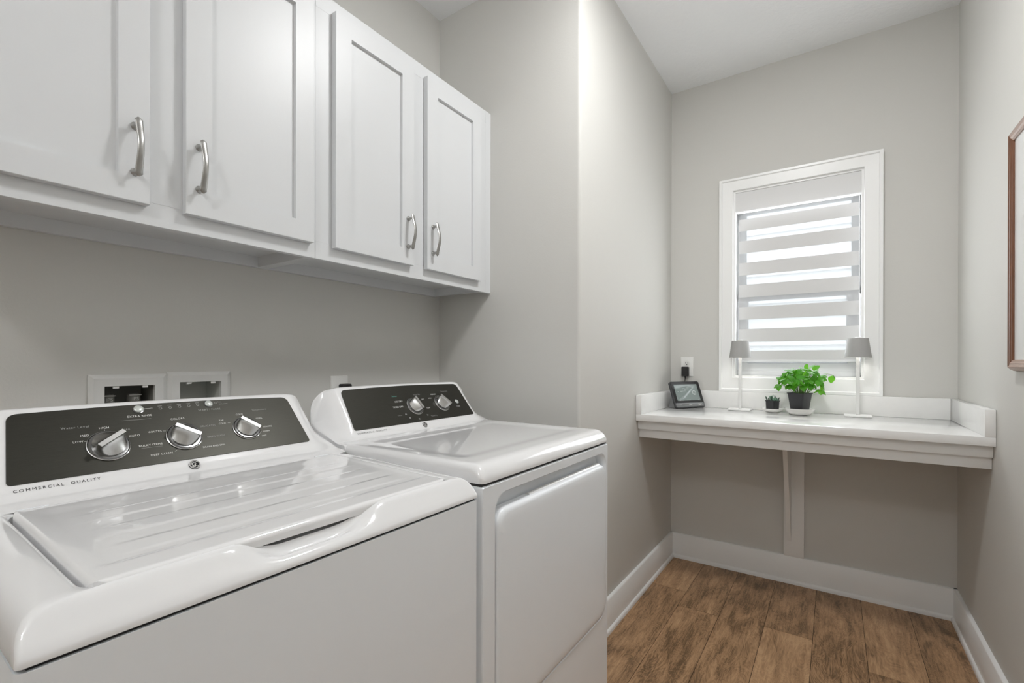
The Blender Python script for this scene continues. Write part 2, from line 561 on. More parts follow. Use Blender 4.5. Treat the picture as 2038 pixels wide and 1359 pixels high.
# ------------------------------------------------------------------ window
win = tag(thing('window_1', None, None, (XD, 0.171, WZ0)), kind='structure')
CY0, CY1, CZ0, CZ1 = 0.531, -0.192, 0.9895, 2.1605
bm = bmesh.new()
def xring(x, y0, y1, z0, z1):     # y0 > y1
    return [(x, y0, z0), (x, y1, z0), (x, y1, z1), (x, y0, z1)]
e = XD
prof = [(e, 0), (e-0.026, 0), (e-0.026, 0.011), (e-0.018, 0.015), (e-0.016, 0.066), (e-0.013, 0.0675), (e, 0.0675)]
rings = []
for x, d in prof:
    k = d/0.0675
    rings.append(xring(x, CY0+(WY0-CY0)*k, CY1+(WY1-CY1)*k, CZ0+(WZ0-CZ0)*k, CZ1+(WZ1-CZ1)*k))
loft(bm, rings+[rings[0]])
link('casing', bm, M['trim'], win, smooth=False)
bm = bmesh.new()    # jamb lining
JW = 0.010
loft(bm, [xring(XD-0.001, WY0, WY1, WZ0, WZ1), xring(XD-0.001, WY0-JW, WY1+JW, WZ0+JW, WZ1-JW), xring(XD+T+0.02, WY0-JW, WY1+JW, WZ0+JW, WZ1-JW), xring(XD+T+0.02, WY0, WY1, WZ0, WZ1), xring(XD-0.001, WY0, WY1, WZ0, WZ1)])
link('jamb', bm, M['trim'], win, smooth=False)
def sash(name, x, y0, y1, z0, z1, gy0, gy1, gz0, gz1):
    bm = bmesh.new()
    loft(bm, [xring(x, y0, y1, z0, z1), xring(x, gy0+.006, gy1-.006, gz0-.006, gz1+.006), xring(x+0.010, gy0, gy1, gz0, gz1), xring(x+0.032, gy0, gy1, gz0, gz1), xring(x+0.032, y0, y1, z0, z1), xring(x, y0, y1, z0, z1)])
    o = link(name, bm, M['vinyl'], win, smooth=False)
    g = B(x+0.016, x+0.020, gy1-.003, gy0+.003, gz0-.003, gz1+.003)
    bmesh.ops.translate(g, verts=g.verts, vec=-world_loc(win))
    link('pane', g, M['glass'], o, smooth=False, local=True)
IY0, IY1 = WY0-JW, WY1+JW
sash('upper_sash', XD+0.105, IY0, IY1, 1.500, WZ1-JW, 0.412, -0.073, 1.545, 1.985)
sash('lower_sash', XD+0.072, IY0-.004, IY1+.004, WZ0+JW+0.028, 1.532, 0.398, -0.052, 1.150, 1.492)
bm = bmesh.new()   # stepped sill of the window frame
box(bm, XD+0.060, XD+0.112, IY1, IY0, WZ0+JW, WZ0+JW+0.024, 0.003)
box(bm, XD+0.068, XD+0.112, IY1, IY0, WZ0+JW+0.022, WZ0+JW+0.030, 0.002)
link('frame_sill', bm, M['vinyl'], win)
bm = bmesh.new()
box(bm, XD+0.058, XD+0.072, 0.140, 0.185, 1.528, 1.538, 0.002)
link('sash_lock', bm, M['vinyl'], win)

# zebra blind
bl = thing('zebra_roller_blind', 'white zebra roller blind with sheer and opaque bands hanging in the window', 'blind', (XD+0.03, 0.171, 2.08))
XF = 2.905
sc_ = lambda z: CAM_H+(z-CAM_H)*(XF/XD)
FY0, FY1 = 0.4400, -0.1050
bm = bmesh.new()   # fabric covered cassette: a rounded box, slightly tapered
ys = (0.454, -0.1135)
prof = [(XD+0.006, 1.979), (XD+0.002, 1.984), (XD+0.002, 2.082), (XD+0.008, 2.090), (XD+0.065, 2.090), (XD+0.068, 2.05), (XD+0.060, 1.979)]
loft(bm, [[(x, y, z) for x, z in prof] for y in ys], True, True)
link('cassette', bm, M['opaque_fabric'], bl)
bands = [(1.983, 1.933, 's'), (1.933, 1.868, 'o'), (1.868, 1.814, 's'), (1.814, 1.746, 'o'), (1.746, 1.694, 's'), (1.694, 1.625, 'o'), (1.625, 1.573, 's'),
         (1.573, 1.505, 'o'), (1.505, 1.452, 's'), (1.452, 1.383, 'o'), (1.383, 1.331, 's'), (1.331, 1.259, 'o'), (1.259, 1.212, 's'), (1.212, 1.160, 'o')]
for kind, nm, mt in (('o', 'opaque_band', M['opaque_fabric']), ('s', 'sheer_band', M['sheer_fabric'])):
    for z1, z0, k in bands:
        if k != kind: continue
        bm = bmesh.new()
        off = 0.0015 if k == 'o' else 0.0
        if k == 'o': box(bm, XF-off, XF-off+0.0008, FY1, FY0, sc_(z0), sc_(z1))
        else:
            vs = [bm.verts.new(p) for p in ((XF, FY1, sc_(z0)), (XF, FY0, sc_(z0)), (XF, FY0, sc_(z1)), (XF, FY1, sc_(z1)))]
            bm.faces.new(vs)
        link(nm, bm, mt, bl, smooth=False)
bm = bmesh.new()
box(bm, XF-0.008, XF+0.008, FY1, FY0, sc_(1.151), sc_(1.163), 0.003)
link('bottom_bar', bm, M['vinyl'], bl)
bm = bmesh.new()
cyl(bm, (XD+0.03, IY1+0.007, 2.083), (XD+0.03, IY1+0.007, 1.19), 0.0014, n=6)
link('pull_chain', bm, M['vinyl'], bl)
bm = bmesh.new()
box(bm, XD+0.024, XD+0.036, IY1-0.001, IY1+0.008, 1.10, 1.155, 0.002)
link('chain_holder', bm, M['vinyl'], bl)
bm = bmesh.new()
box(bm, XD+0.006, XD+0.06, IY1-.001, -0.1136, 2.045, 2.084, 0.001)
link('mounting_bracket', bm, M['stand'], bl)

# neighbouring house outside
bm = bmesh.new()
for i in range(24):
    z = -0.2+i*0.125
    vs = [bm.verts.new(p) for p in ((4.76, -1.1, z), (4.76, 1.6, z), (4.785, 1.6, z+0.125), (4.785, -1.1, z+0.125))]
    bm.faces.new(vs)
    v2 = [bm.verts.new(p) for p in ((4.785, -1.1, z), (4.785, 1.6, z), (4.76, 1.6, z), (4.76, -1.1, z))]
    bm.faces.new(v2)
box(bm, 4.79, 5.6, -1.1, 1.6, -0.3, 2.80)
tag(link('neighbor_house_wall', bm, M['siding'], smooth=False), 'lap siding wall of the house seen outside through the blind', 'house wall')
structure('ground', B(XD+T+0.05, 8, -6, 6, -0.3, -0.2), M['ground'], smooth=False)

# ------------------------------------------------------------------ wall cabinets
def cabinet(x0, x1, doors, label):
    z0, z1 = 1.4443, 2.2187
    root = thing('wall_cabinet', label, 'cabinet', ((x0+x1)/2, YA, z0), 'upper cabinets over the machines')
    bm = bmesh.new()
    t = 0.016
    yb = YA-0.002
    box(bm, x0, x0+t, CABY+0.019, yb, z0+0.003, z1)           # sides
    box(bm, x1-t, x1, CABY+0.019, yb, z0+0.003, z1)
    box(bm, x0+t, x1-t, CABY+0.019, yb, z1-t, z1)
    box(bm, x0+t, x1-t, CABY+0.019, yb, z0+0.036, z0+0.050)    # recessed bottom
    box(bm, x0+t, x1-t, yb-0.016, yb, z0+0.003, z0+0.036)      # hanging rail
    link('carcass', bm, M['cabinet'], root, smooth=False)
    bm = bmesh.new()   # face frame
    fy0, fy1 = CABY, CABY+0.019
    edges = [x0] + [v for d in doors for v in (d[0]+0.012, d[1]-0.012)] + [x1]
    box(bm, x0, x1, fy0, fy1, z0, z0+0.050, 0.0006, 1)
    box(bm, x0, x1, fy0, fy1, z1-0.050, z1, 0.0006, 1)
    for i in range(0, len(edges), 2):
        box(bm, edges[i], edges[i+1], fy0, fy1, z0+0.050, z1-0.050)
    link('face_frame', bm, M['cabinet'], root, smooth=False)
    for dx0, dx1, hx in doors:
        dz0, dz1 = 1.483, 2.178
        st = 0.0545
        yf = CABY-0.020
        bm = bmesh.new()
        R = lambda i, y: [(dx0+i, y, dz0+i), (dx1-i, y, dz0+i), (dx1-i, y, dz1-i), (dx0+i, y, dz1-i)]
        loft(bm, [R(0.0, CABY-0.0012), R(0.0, yf+0.001), R(0.001, yf), R(st, yf), R(st+0.0015, yf+0.0095), R(st+0.06, yf+0.0095)], True, True)
        d = link('door', bm, M['cabinet'], root, smooth=False)
        # arched bow pull on two posts
        bm = bmesh.new()
        zc = 1.592
        for sgn in (-1, 1):
            pz = zc+sgn*0.048
            rg = []
            for yy, rr in ((yf, 0.0078), (yf-0.003, 0.0080), (yf-0.005, 0.0062), (yf-0.010, 0.0045), (yf-0.017, 0.0040), (yf-0.0235, 0.0050)):
                rg.append([(hx+rr*cos(2*pi*i/16), yy, pz+rr*sin(2*pi*i/16)) for i in range(16)])
            loft(bm, rg, True, True)
        rg = []
        for i in range(25):
            u = -1+2*i/24
            z = zc+u*0.061
            bow = 0.0135*cos(u*pi/2*0.98)**1.7
            y = yf-0.0215-bow
            w = 0.0058+0.0016*abs(u)
            h = 0.0028
            if abs(u) > 0.93:
                k = sqrt(max(0.02, 1-((abs(u)-0.93)/0.072)**2)); w *= k; h *= k
            rg.append([(hx+w*cos(a), y+h*sin(a), z) for a in [2*pi*j/14 for j in range(14)]])
        loft(bm, rg, True, True)
        bmesh.ops.translate(bm, verts=bm.verts, vec=-world_loc(root))
        tag(link('handle', bm, M['nickel'], d, local=True), 'brushed nickel bow handle')
    return root
cabinet(0.045, 0.7995, [(0.080, 0.398, 0.371), (0.4655, 0.7835, 0.492)], 'white two-door wall cabinet nearest the camera, above the washing machine')
cabinet(0.8000, 1.5990, [(0.853, 1.1665, 1.139), (1.2315, 1.546, 1.259)], 'white two-door wall cabinet above the dryer, against the return wall')
bm = B(1.5992, XB-0.0005, CABY, CABY+0.019, 1.4443, 2.2187)
structure('trim_1', bm, M['cabinet'], smooth=False)

# ------------------------------------------------------------------ machines
def plane(c, Y0, z0, Y1, z1):
    Tv = Vector((0, Y1-Y0, z1-z0)).normalized()
    Nv = Vector((0, -Tv.z, Tv.y))
    P0 = Vector((c, Y0, z0))
    return (lambda s, t, n=0.0: P0+Vector((s, 0, 0))+Tv*t+Nv*n), Tv, Nv, P0

def console(parent, c, hw, Y0, z0, Y1, z1, ydeck, zdeck, yback, fall_h=0.050, name='console'):
    P, Tv, Nv, P0 = plane(c, Y0, z0, Y1, z1)
    L = sqrt((Y1-Y0)**2+(z1-z0)**2)
    S = []
    N = 72
    for i in range(N+1):
        u = -1+2*i/N
        S.append(math.copysign(1-(1-abs(u))**1.45, u)*hw)
    rings = []
    for s in S:
        a = abs(s)
        arch = 0.004*(1-(s/hw)**2)
        prof = []
        # deck fillet
        st = P0+Tv*(-0.030)
        y_s, z_s = st.y, st.z
        for k in range(7):
            t = k/6
            # quadratic bezier from the deck to the slope
            b0 = Vector((0, ydeck, zdeck)); b1 = Vector((0, y_s-0.012, zdeck+0.001)); b2 = Vector((0, y_s, max(z_s, zdeck+0.003)))
            p = b0*(1-t)**2+b1*2*t*(1-t)+b2*t*t
            prof.append((p.y, p.z))
        for k in range(1, 11):
            t = -0.030+(L+0.004+arch+0.030)*k/10
            q = P0+Tv*t
            prof.append((q.y, q.z))
        q = P0+Tv*(L+0.004+arch)
        cy_, cz_ = q.y+Nv.y*-0.014, q.z+Nv.z*-0.014
        th0 = math.atan2(Nv.z, Nv.y)
        for k in range(1, 8):
            th = th0+(radians(80)-th0)*k/7
            prof.append((cy_+0.014*cos(th), cz_+0.014*sin(th)))
        lasty, lastz = prof[-1]
        for k in range(1, 5):
            prof.append((lasty+(yback-lasty)*k/4, lastz-0.006*k/4))
        prof.append((yback+0.003, lastz-0.02))
        prof.append((yback+0.003, 0.885))
        u = max(0.0, (a-(hw-0.093))/0.093)
        ztop = prof[-3][1]
        fall = fall_h*(1-sqrt(max(0, 1-min(1, u)**2.2)))
        kz = (ztop-fall-zdeck)/(ztop-zdeck)
        rho = 0.085*max(0, (a-(hw-0.068))/0.068)**1.8
        out = []
        for (y, z) in prof:
            if z > zdeck: z = zdeck+(z-zdeck)*kz
            w = smooth01((z-zdeck+0.006)/0.06)
            y = max(y, min(y+rho*w, yback-0.004+0.004*smooth01((y-Y0)/(yback-Y0))))
            if z <= zdeck+0.0005 and y < Y0: z -= 0.018*max(0, (a-(hw-0.02))/0.02)**2
            out.append((c+s, y, z))
        rings.append(out)
    bm = bmesh.new()
    vr = [[bm.verts.new(p) for p in r] for r in rings]
    for a_, b_ in zip(vr, vr[1:]):
        for i in range(len(a_)-1):
            bm.faces.new((a_[i], a_[i+1], b_[i+1], b_[i]))
    for r_ in (vr[0], vr[-1]):
        bm.faces.new(r_)
    o = link(name, bm, M['enamel'], parent, angle=50)
    return o, P, L

def dark_panel(parent, P, hb, ht, L, arch=0.005, rb=0.006, rt=0.016):
    """trapezoid control panel with rounded corners, slightly arched on top"""
    pts = []
    def corner(cx, cy, r, a0, a1, n=6):
        for i in range(n+1):
            a = radians(a0+(a1-a0)*i/n)
            pts.append((cx+r*cos(a), cy+r*sin(a)))
    corner(hb-rb, rb, rb, -90, 5)
    corner(ht-rt, L-rt, rt, 5, 90)
    for i in range(1, 24):
        s = (ht-rt)*(1-2*i/24)
        pts.append((s, L+arch*(1-(s/(ht-rt))**2)))
    corner(-ht+rt, L-rt, rt, 90, 175)
    corner(-hb+rb, rb, rb, 175, 270)
    bm = bmesh.new()
    prism(bm, pts, lambda p, h: P(p[0], p[1], 0.0003+h), 0.0013)
    return link('control_panel', bm, M['panel'], parent, smooth=False)

def rel(bm, parent_chain):
    bmesh.ops.translate(bm, verts=bm.verts, vec=-world_loc(parent_chain))
    return bm

def disc_ring(P, s, t, prof, n=36):
    return [[P(s+r*cos(2*pi*i/n), t+r*sin(2*pi*i/n), h) for i in range(n)] for r, h in prof]

def knob(parent, P, s, t, R, ang, hgt=0.030):
    bm = bmesh.new()
    loft(bm, disc_ring(P, s, t, [(R*1.22, 0.0015), (R*1.22, 0.004), (R*1.16, 0.0062), (R*1.0, 0.0066)]), False, True)
    base = link('knob', bm, M['skirt'], parent)
    bm = bmesh.new()
    loft(bm, disc_ring(P, s, t, [(R*1.23, 0.0012), (R*1.28, 0.0022), (R*1.28, 0.0034), (R*1.23, 0.0042)]))
    link('bezel_ring', rel(bm, base) , M['chrome'], base, local=True)
    bm = bmesh.new()
    n = 64
    ca, sa = cos(radians(ang)), sin(radians(ang))
    rings = []
    def ringat(h, f, rr):
        out = []
        for i in range(n):
            th = 2*pi*i/n
            a, b = rr*cos(th), rr*sin(th)
            tb = max(-R*0.16, min(R*0.16, b))
            bb = tb+(b-tb)*f
            out.append(P(s+a*ca-bb*sa, t+a*sa+bb*ca, h))
        return out
    rings.append(ringat(0.0066, 1, R*0.98))
    rings.append(ringat(0.0085, 1, R))
    for k in range(0, 9):
        u = k/8
        rings.append(ringat(0.0095+(hgt-0.0095)*u, (1-u)**1.35, R*(1-0.02*u)))
    rings.append(ringat(hgt+0.0006, 0.0, R*0.95))
    loft(bm, rings, True, True)
    g = link('knob_grip', rel(bm, base), M['knob'], base, angle=28, local=True)
    return base

def button(parent, P, s, t, R):
    bm = bmesh.new()
    loft(bm, disc_ring(P, s, t, [(R*1.2, 0.0012), (R*1.2, 0.0025), (R*1.0, 0.003)], 24), False, True)
    b = link('button', bm, M['skirt'], parent)
    bm = bmesh.new()
    loft(bm, disc_ring(P, s, t, [(R, 0.0028), (R, 0.0045), (R*0.85, 0.0056), (R*0.3, 0.0062)], 24), False, True)
    tag(link('button_cap', rel(bm, b), M['button'], b, local=True), 'pale round push button')

def heightfield(x0, x1, y0, y1, rad, zf, xs, ys):
    """grid over a rounded rectangle; points outside the corner arcs are pulled onto them"""
    bm = bmesh.new()
    G = []
    for y in ys:
        row = []
        for x in xs:
            px, py = x, y
            cx = x0+rad if x < x0+rad else (x1-rad if x > x1-rad else None)
            cy = y0+rad if y < y0+rad else (y1-rad if y > y1-rad else None)
            if cx is not None and cy is not None:
                dx, dy = (x-cx)/rad, (y-cy)/rad      # square [-1,1] corner -> disc
                m = max(abs(dx), abs(dy))
                l = math.hypot(dx, dy)
                if l > 1e-9:
                    px, py = cx+dx/l*m*rad, cy+dy/l*m*rad
            row.append(bm.verts.new((px, py, zf(px, py))))
        G.append(row)
    for j in range(len(ys)-1):
        for i in range(len(xs)-1):
            bm.faces.new((G[j][i], G[j][i+1], G[j+1][i+1], G[j+1][i]))
    return bm, G

def dense(a, b, e, ne, nm):
    """coordinates dense within e of both ends"""
    v = [a+e*(1-cos(pi/2*i/ne)) for i in range(ne+1)]
    v += [a+e+(b-a-2*e)*i/nm for i in range(1, nm)]
    v += [b-e*(1-cos(pi/2*i/ne)) for i in range(ne, -1, -1)]
    return v

def skirt_down(bm, G, z, inset=0.0):
    loop = G[0][:] + [r[-1] for r in G[1:]] + G[-1][-2::-1] + [r[0] for r in G[-2:0:-1]]
    lo = [bm.verts.new((v.co.x, v.co.y, z)) for v in loop]
    ring_face(bm, loop, lo)
    return lo

def cabinet_body(parent, x0, x1, y0, y1, z0, z1, name='body', r=0.010):
    bm = bmesh.new()
    R0 = rrect(x0, x1, y0, y1, r, 4, 2)
    loft(bm, [[(x, y, z) for x, y in R0] for z in (z0, z1)], True, True)
    return link(name, bm, M['enamel_side'], parent, angle=50)

# ---------------- washing machine
WX0, WX1, WYF, WYB = 0.1010, 0.7870, 0.622, 1.285
wc = (WX0+WX1)/2
washer = thing('washing_machine', 'white top-load washing machine with three knobs, nearest the camera left of the dryer', 'washing machine', (wc, 0.95, 0))
cabinet_body(washer, WX0, WX1, WYF, WYB, 0.025, 0.8575)
bm = bmesh.new()
box(bm, WX0+0.008, WX1-0.008, WYF+0.005, WYB-0.003, 0.8574, 0.8625)
link('seam_shade_strip', bm, M['shadow_gap'], washer, smooth=False)  # dark strip that paints the shade in the gap under the cover
# top cover: rings from the seam up, over the rim and down into the lid opening
LX0, LX1, LY0, LY1 = 0.1585, 0.7300, 0.6570, 1.0480
bm = bmesh.new()
def bump(x):
    return smooth01((x-0.305)/0.070)*(1-smooth01((x-0.452)/0.110))
prof = [  # (side inset, front inset, z)
    (0.000, 0.000, 0.8620), (0.000, 0.000, 0.8660), (0.0005, 0.0012, 0.8700), (0.0015, 0.0080, 0.8790), (0.004, 0.0150, 0.8880), (0.009, 0.0215, 0.8965),
    (0.016, 0.0258, 0.9015), (0.025, 0.0295, 0.9045), (0.038, 0.0325, 0.9060), (0.050, 0.0342, 0.9064), (0.0555, 0.0348, 0.9050), (0.0575, 0.0352, 0.9010), (0.0575, 0.0352, 0.886)]
scoop = {0.8620: 0.8620, 0.8660: 0.8650, 0.8700: 0.8690, 0.8790: 0.8765, 0.8880: 0.8770, 0.8965: 0.8735, 0.9015: 0.8715, 0.9045: 0.8720, 0.9060: 0.8765, 0.9064: 0.8815, 0.9050: 0.8850, 0.9010: 0.8870, 0.886: 0.884}
rings = []
for si, fi, z in prof:
    k = si/0.0575
    back = WYB-0.002-(WYB-0.002-LY1)*k
    rr = 0.006+0.018*k
    R0 = rrect(WX0+si, WX1-si, WYF+fi, back, rr, 8, 44)
    ring = []
    for x, y in R0:
        zz = z
        if y < WYF+0.09 and z > 0.862:
            f = (1-smooth01((y-(WYF+0.045))/0.03))*bump(x)
            zz = z*(1-f)+scoop[z]*f
        # the deck climbs slightly to the hinge
        zz += 0.008*smooth01((y-0.66)/0.38)*(1 if z > 0.885 else 0)
        ring.append((x, y, zz))
    rings.append(ring)
vr = loft(bm, rings)
# tub deck below the lid
bm.faces.new(vr[-1])
link('top_cover', bm, M['enamel'], washer, angle=60)
# lid
def lid_z(x, y):
    z = 0.9095+0.0085*smooth01((y-0.66)/0.38)
    d = min(x-0.1640, 0.7265-x, y-0.6545, 1.0440-y)
    e = 0.009
    if d < e: z -= (e-sqrt(max(0, e*e-(e-max(0, d))**2)))*0.95
    # shallow frame and ribs
    m = smooth01((x-0.205)/0.05)*(1-smooth01((x-0.650)/0.04))
    for yc in (0.750, 0.835, 0.920):
        w = smooth01((y-(yc-0.024))/0.006)*(1-smooth01((y-(yc+0.018))/0.008))
        z += 0.0009*w*m
    z -= 0.0016*smooth01((y-0.700)/0.012)*(1-smooth01((y-0.975)/0.05))*smooth01((x-0.185)/0.012)*(1-smooth01((x-0.705)/0.012))
    # gentle crown
    return z
xs = dense(0.1640, 0.7265, 0.010, 7, 60)
ys = dense(0.6545, 1.0440, 0.010, 7, 110)
bm, G = heightfield(0.1640, 0.7265, 0.6545, 1.0440, 0.022, lid_z, xs, ys)
lo = skirt_down(bm, G, 0.8930)
bm.faces.new(lo)
lid = link('lid', bm, M['enamel'], washer, angle=50)
bm = bmesh.new()
for x in (0.190, 0.700):
    bm = bmesh.new()
    cyl(bm, (x-0.018, 1.047, 0.912), (x+0.018, 1.047, 0.912), 0.005, n=12)
    link('hinge', bm, M['enamel_side'], washer)
_, P, L = console(washer, wc, 0.343, 1.122, 0.942, 1.213, 1.052, 1.049, 0.9135, 1.288)
pan = dark_panel(washer, P, 0.2715, 0.2600, 0.1435)
knob(washer, P, -0.130, 0.055, 0.0265, 34)
knob(washer, P, -0.001, 0.057, 0.0265, -37)
knob(washer, P, 0.131, 0.060, 0.0245, -44, 0.028)
button(washer, P, -0.067, 0.1355, 0.0085)
button(washer, P, 0.068, 0.1375, 0.0080)
# print on the panel: (text, s, t, size, angle, align, spacing, material)
W = [('Water Level', -0.172, 0.1035, 0.0070, 0, 'CENTER', 1.15, 1), ('HIGH', -0.130, 0.0970, 0.0062, 0, 'CENTER', 1.1, 0), ('MED', -0.1610, 0.0830, 0.0062, 0, 'CENTER', 1.1, 0),
     ('LOW', -0.1725, 0.0705, 0.0062, 0, 'CENTER', 1.1, 0), ('MAX', -0.096, 0.0885, 0.0052, 0, 'CENTER', 1.1, 1), ('AUTO', -0.0860, 0.0715, 0.0062, 0, 'CENTER', 1.1, 0),
     ('EXTRA RINSE', -0.068, 0.1185, 0.0066, 0, 'CENTER', 1.1, 0), ('START / PAUSE', 0.066, 0.1215, 0.0064, 0, 'CENTER', 1.12, 1),
     ('COLORS', -0.003, 0.1035, 0.0064, 0, 'CENTER', 1.1, 0), ('WHITES', -0.0505, 0.0765, 0.0063, 0, 'CENTER', 1.1, 0), ('DELICATES', 0.0505, 0.0775, 0.0060, 0, 'CENTER', 1.1, 1),
     ('SPEED WASH', 0.0600, 0.0480, 0.0060, 0, 'CENTER', 1.05, 1), ('DRAIN AND SPIN', 0.0490, 0.0235, 0.0056, 0, 'CENTER', 1.05, 0),
     ('BULKY ITEMS', -0.0640, 0.0455, 0.0063, 0, 'CENTER', 1.1, 0), ('DEEP CLEAN', -0.0500, 0.0210, 0.0061, 0, 'CENTER', 1.15, 0),
     ('TAP', 0.0820, 0.0885, 0.0055, 0, 'CENTER', 1.0, 0), ('COLD', 0.0820, 0.0800, 0.0055, 0, 'CENTER', 1.0, 0), ('COLD', 0.126, 0.1010, 0.0058, 0, 'CENTER', 1.0, 0),
     ('COOL', 0.1680, 0.0845, 0.0056, 0, 'CENTER', 1.0, 0), ('COLORS', 0.1800, 0.0585, 0.0057, 0, 'CENTER', 1.0, 0), ('WARM', 0.1730, 0.0455, 0.0053, 0, 'CENTER', 1.0, 0),
     ('HOT', 0.1640, 0.0335, 0.0053, 0, 'CENTER', 1.0, 0), ('Temperature', 0.176, 0.1100, 0.0058, 0, 'CENTER', 1.15, 1),
     ('Rinse', 0.0925, 0.1415, 0.0042, 0, 'CENTER', 1.0, 1), ('Lid Locked', 0.0995, 0.1355, 0.0042, 0, 'CENTER', 1.0, 1)]
bm = text_bm(W, P, 0.0019)
def bar(bm, s0, t0, s1, t1, w, mi=0, h=0.0018):
    d = Vector((s1-s0, t1-t0)).normalized()*w/2
    nx, ny = -d.y, d.x
    f = bm.faces.new([bm.verts.new(P(a, b, h)) for a, b in ((s0+nx, t0+ny), (s1+nx, t1+ny), (s1-nx, t1-ny), (s0-nx, t0-ny))])
    f.material_index = mi
bar(bm, -0.057, 0.1360, -0.045, 0.1365, 0.0007)
bar(bm, -0.100, 0.1100, -0.050, 0.1100, 0.0006, 1)
bar(bm, -0.0365, 0.0762, -0.0310, 0.0755, 0.0006)
bar(bm, -0.0265, 0.0232, -0.0225, 0.0250, 0.0006)
bar(bm, 0.094, 0.0800, 0.099, 0.0795, 0.0006)
bar(bm, 0.158, 0.0460, 0.162, 0.0460, 0.0006)
bar(bm, -0.1520, 0.0820, -0.1480, 0.0805, 0.0006)
bar(bm, -0.1635, 0.0703, -0.1595, 0.0698, 0.0006)
bar(bm, -0.130, 0.0930, -0.130, 0.0905, 0.0006)
bar(bm, -0.081, 0.0400, -0.045, 0.0400, 0.0005, 1)
def ringmark(bm, s, t, r, w, mi=1, n=20, h=0.0018, Pf=None):
    Pf = Pf or P
    a = [bm.verts.new(Pf(s+r*cos(2*pi*i/n), t+r*sin(2*pi*i/n), h)) for i in range(n)]
    b = [bm.verts.new(Pf(s+(r-w)*cos(2*pi*i/n), t+(r-w)*sin(2*pi*i/n), h)) for i in range(n)]
    ring_face(bm, a, b, mi)
for i in range(5):
    ringmark(bm, -0.028+i*0.0183, 0.1345+0.0006*i, 0.0030, 0.0008)
    bar(bm, -0.032+i*0.0183, 0.1405+0.0006*i, -0.024+i*0.0183, 0.1405+0.0006*i, 0.0011, 1)
ringmark(bm, -0.0435, 0.1365, 0.0016, 0.0006)
ringmark(bm, 0.0835, 0.1395, 0.0026, 0.0007)
link('panel_lettering', rel(bm, pan), [M['ink'], M['ink_dim']], pan, smooth=False, local=True)
link('front_lettering', text_bm([('COMMERCIAL  QUALITY', -0.2655, -0.0118, 0.0078, 0, 'LEFT', 1.38, 0)], P, 0.0004), M['ink_black'], washer, smooth=False)

def emblem(parent, P, s, t, R):
    """round badge: black disc, bright rim and two curling strokes"""
    bm = bmesh.new()
    loft(bm, disc_ring(P, s, t, [(R, 0.0002), (R, 0.0016), (R*0.93, 0.0020)], 32), False, True)
    e = tag(link('emblem', bm, M['ink_black'], parent), 'round black and chrome monogram badge')
    bm = bmesh.new()
    ringmark(bm, s, t, R*0.97, R*0.09, 0, 36, 0.0022, P)
    ringmark(bm, s, t, R*0.80, R*0.07, 0, 36, 0.0022, P)
    def stroke(fn, w, n=18):
        q = [Vector(fn(i/n)) for i in range(n+1)]
        A, Bv = [], []
        for i, p in enumerate(q):
            d = (q[min(i+1, n)]-q[max(0, i-1)]).normalized()
            ww = w*(0.5+0.5*sin(pi*i/n))
            A.append(bm.verts.new(P(s+(p.x-d.y*ww)*R, t+(p.y+d.x*ww)*R, 0.0023)))
            Bv.append(bm.verts.new(P(s+(p.x+d.y*ww)*R, t+(p.y-d.x*ww)*R, 0.0023)))
        for i in range(n):
            bm.faces.new((A[i], A[i+1], Bv[i+1], Bv[i]))
    def script(cx, cy, r, a0, a1, k=0.0):
        return lambda u: (cx+(r-k*u)*cos(radians(a0+(a1-a0)*u)), cy+(r-k*u)*sin(radians(a0+(a1-a0)*u)))
    stroke(script(-0.22, 0.05, 0.34, 50, 330, 0.12), 0.055)      # G bowl
    stroke(script(-0.16, -0.32, 0.22, 60, -200, 0.05), 0.05)     # G tail curl
    stroke(script(0.30, 0.24, 0.22, 60, 275, 0.02), 0.05)        # E upper curl
    stroke(script(0.30, -0.20, 0.26, 95, 330, 0.03), 0.05)       # E lower curl
    for k in range(4):                                           # swirls by the rim
        a = 45+90*k
        stroke(script(0.62*cos(radians(a)), 0.62*sin(radians(a)), 0.10, a-60, a+170, 0.02), 0.035, 8)
    link('emblem_script', rel(bm, e), M['ink'], e, smooth=False, local=True)
emblem(washer, P, 0.001, -0.0145, 0.0108)

# ---------------- dryer
DX0, DX1, DYF, DYB = 0.8070, 1.4930, 0.6270, 1.305
dc = (DX0+DX1)/2
dryer = thing('clothes_dryer', 'white front-loading dryer with two knobs, beyond the washing machine', 'dryer', (dc, 0.95, 0))
bm = bmesh.new()
PX0, PX1, PZ0, PZ1 = 0.8560, 1.4740, 0.3120, 0.8480       # door pocket
def xz(pts, y): return [(x, y, z) for x, z in pts]
O = rrect(DX0, DX1, 0.03, 0.8755, 0.004, 6, 10)
I1 = rrect(PX0-0.003, PX1+0.003, PZ0-0.003, PZ1+0.003, 0.043, 6, 10)
I2 = rrect(PX0, PX1, PZ0, PZ1, 0.040, 6, 10)
loft(bm, [xz(O, DYB), xz(O, DYF+0.004), xz(rrect(DX0+.003, DX1-.003, 0.033, 0.8735, 0.004, 6, 10), DYF), xz(I1, DYF), xz(I2, DYF+0.004), xz(rrect(PX0+.006, PX1-.006, PZ0, PZ1-.006, 0.040, 6, 10), DYF+0.030)], True, True)
link('body', bm, M['enamel_side'], dryer, angle=40)
bm = bmesh.new()
box(bm, DX0+0.004, DX1-0.004, DYF+0.006, DYB-0.003, 0.8750, 0.8835)
link('seam_shade_strip', bm, M['shadow_gap'], dryer, smooth=False)  # painted gap shade between dryer body and top
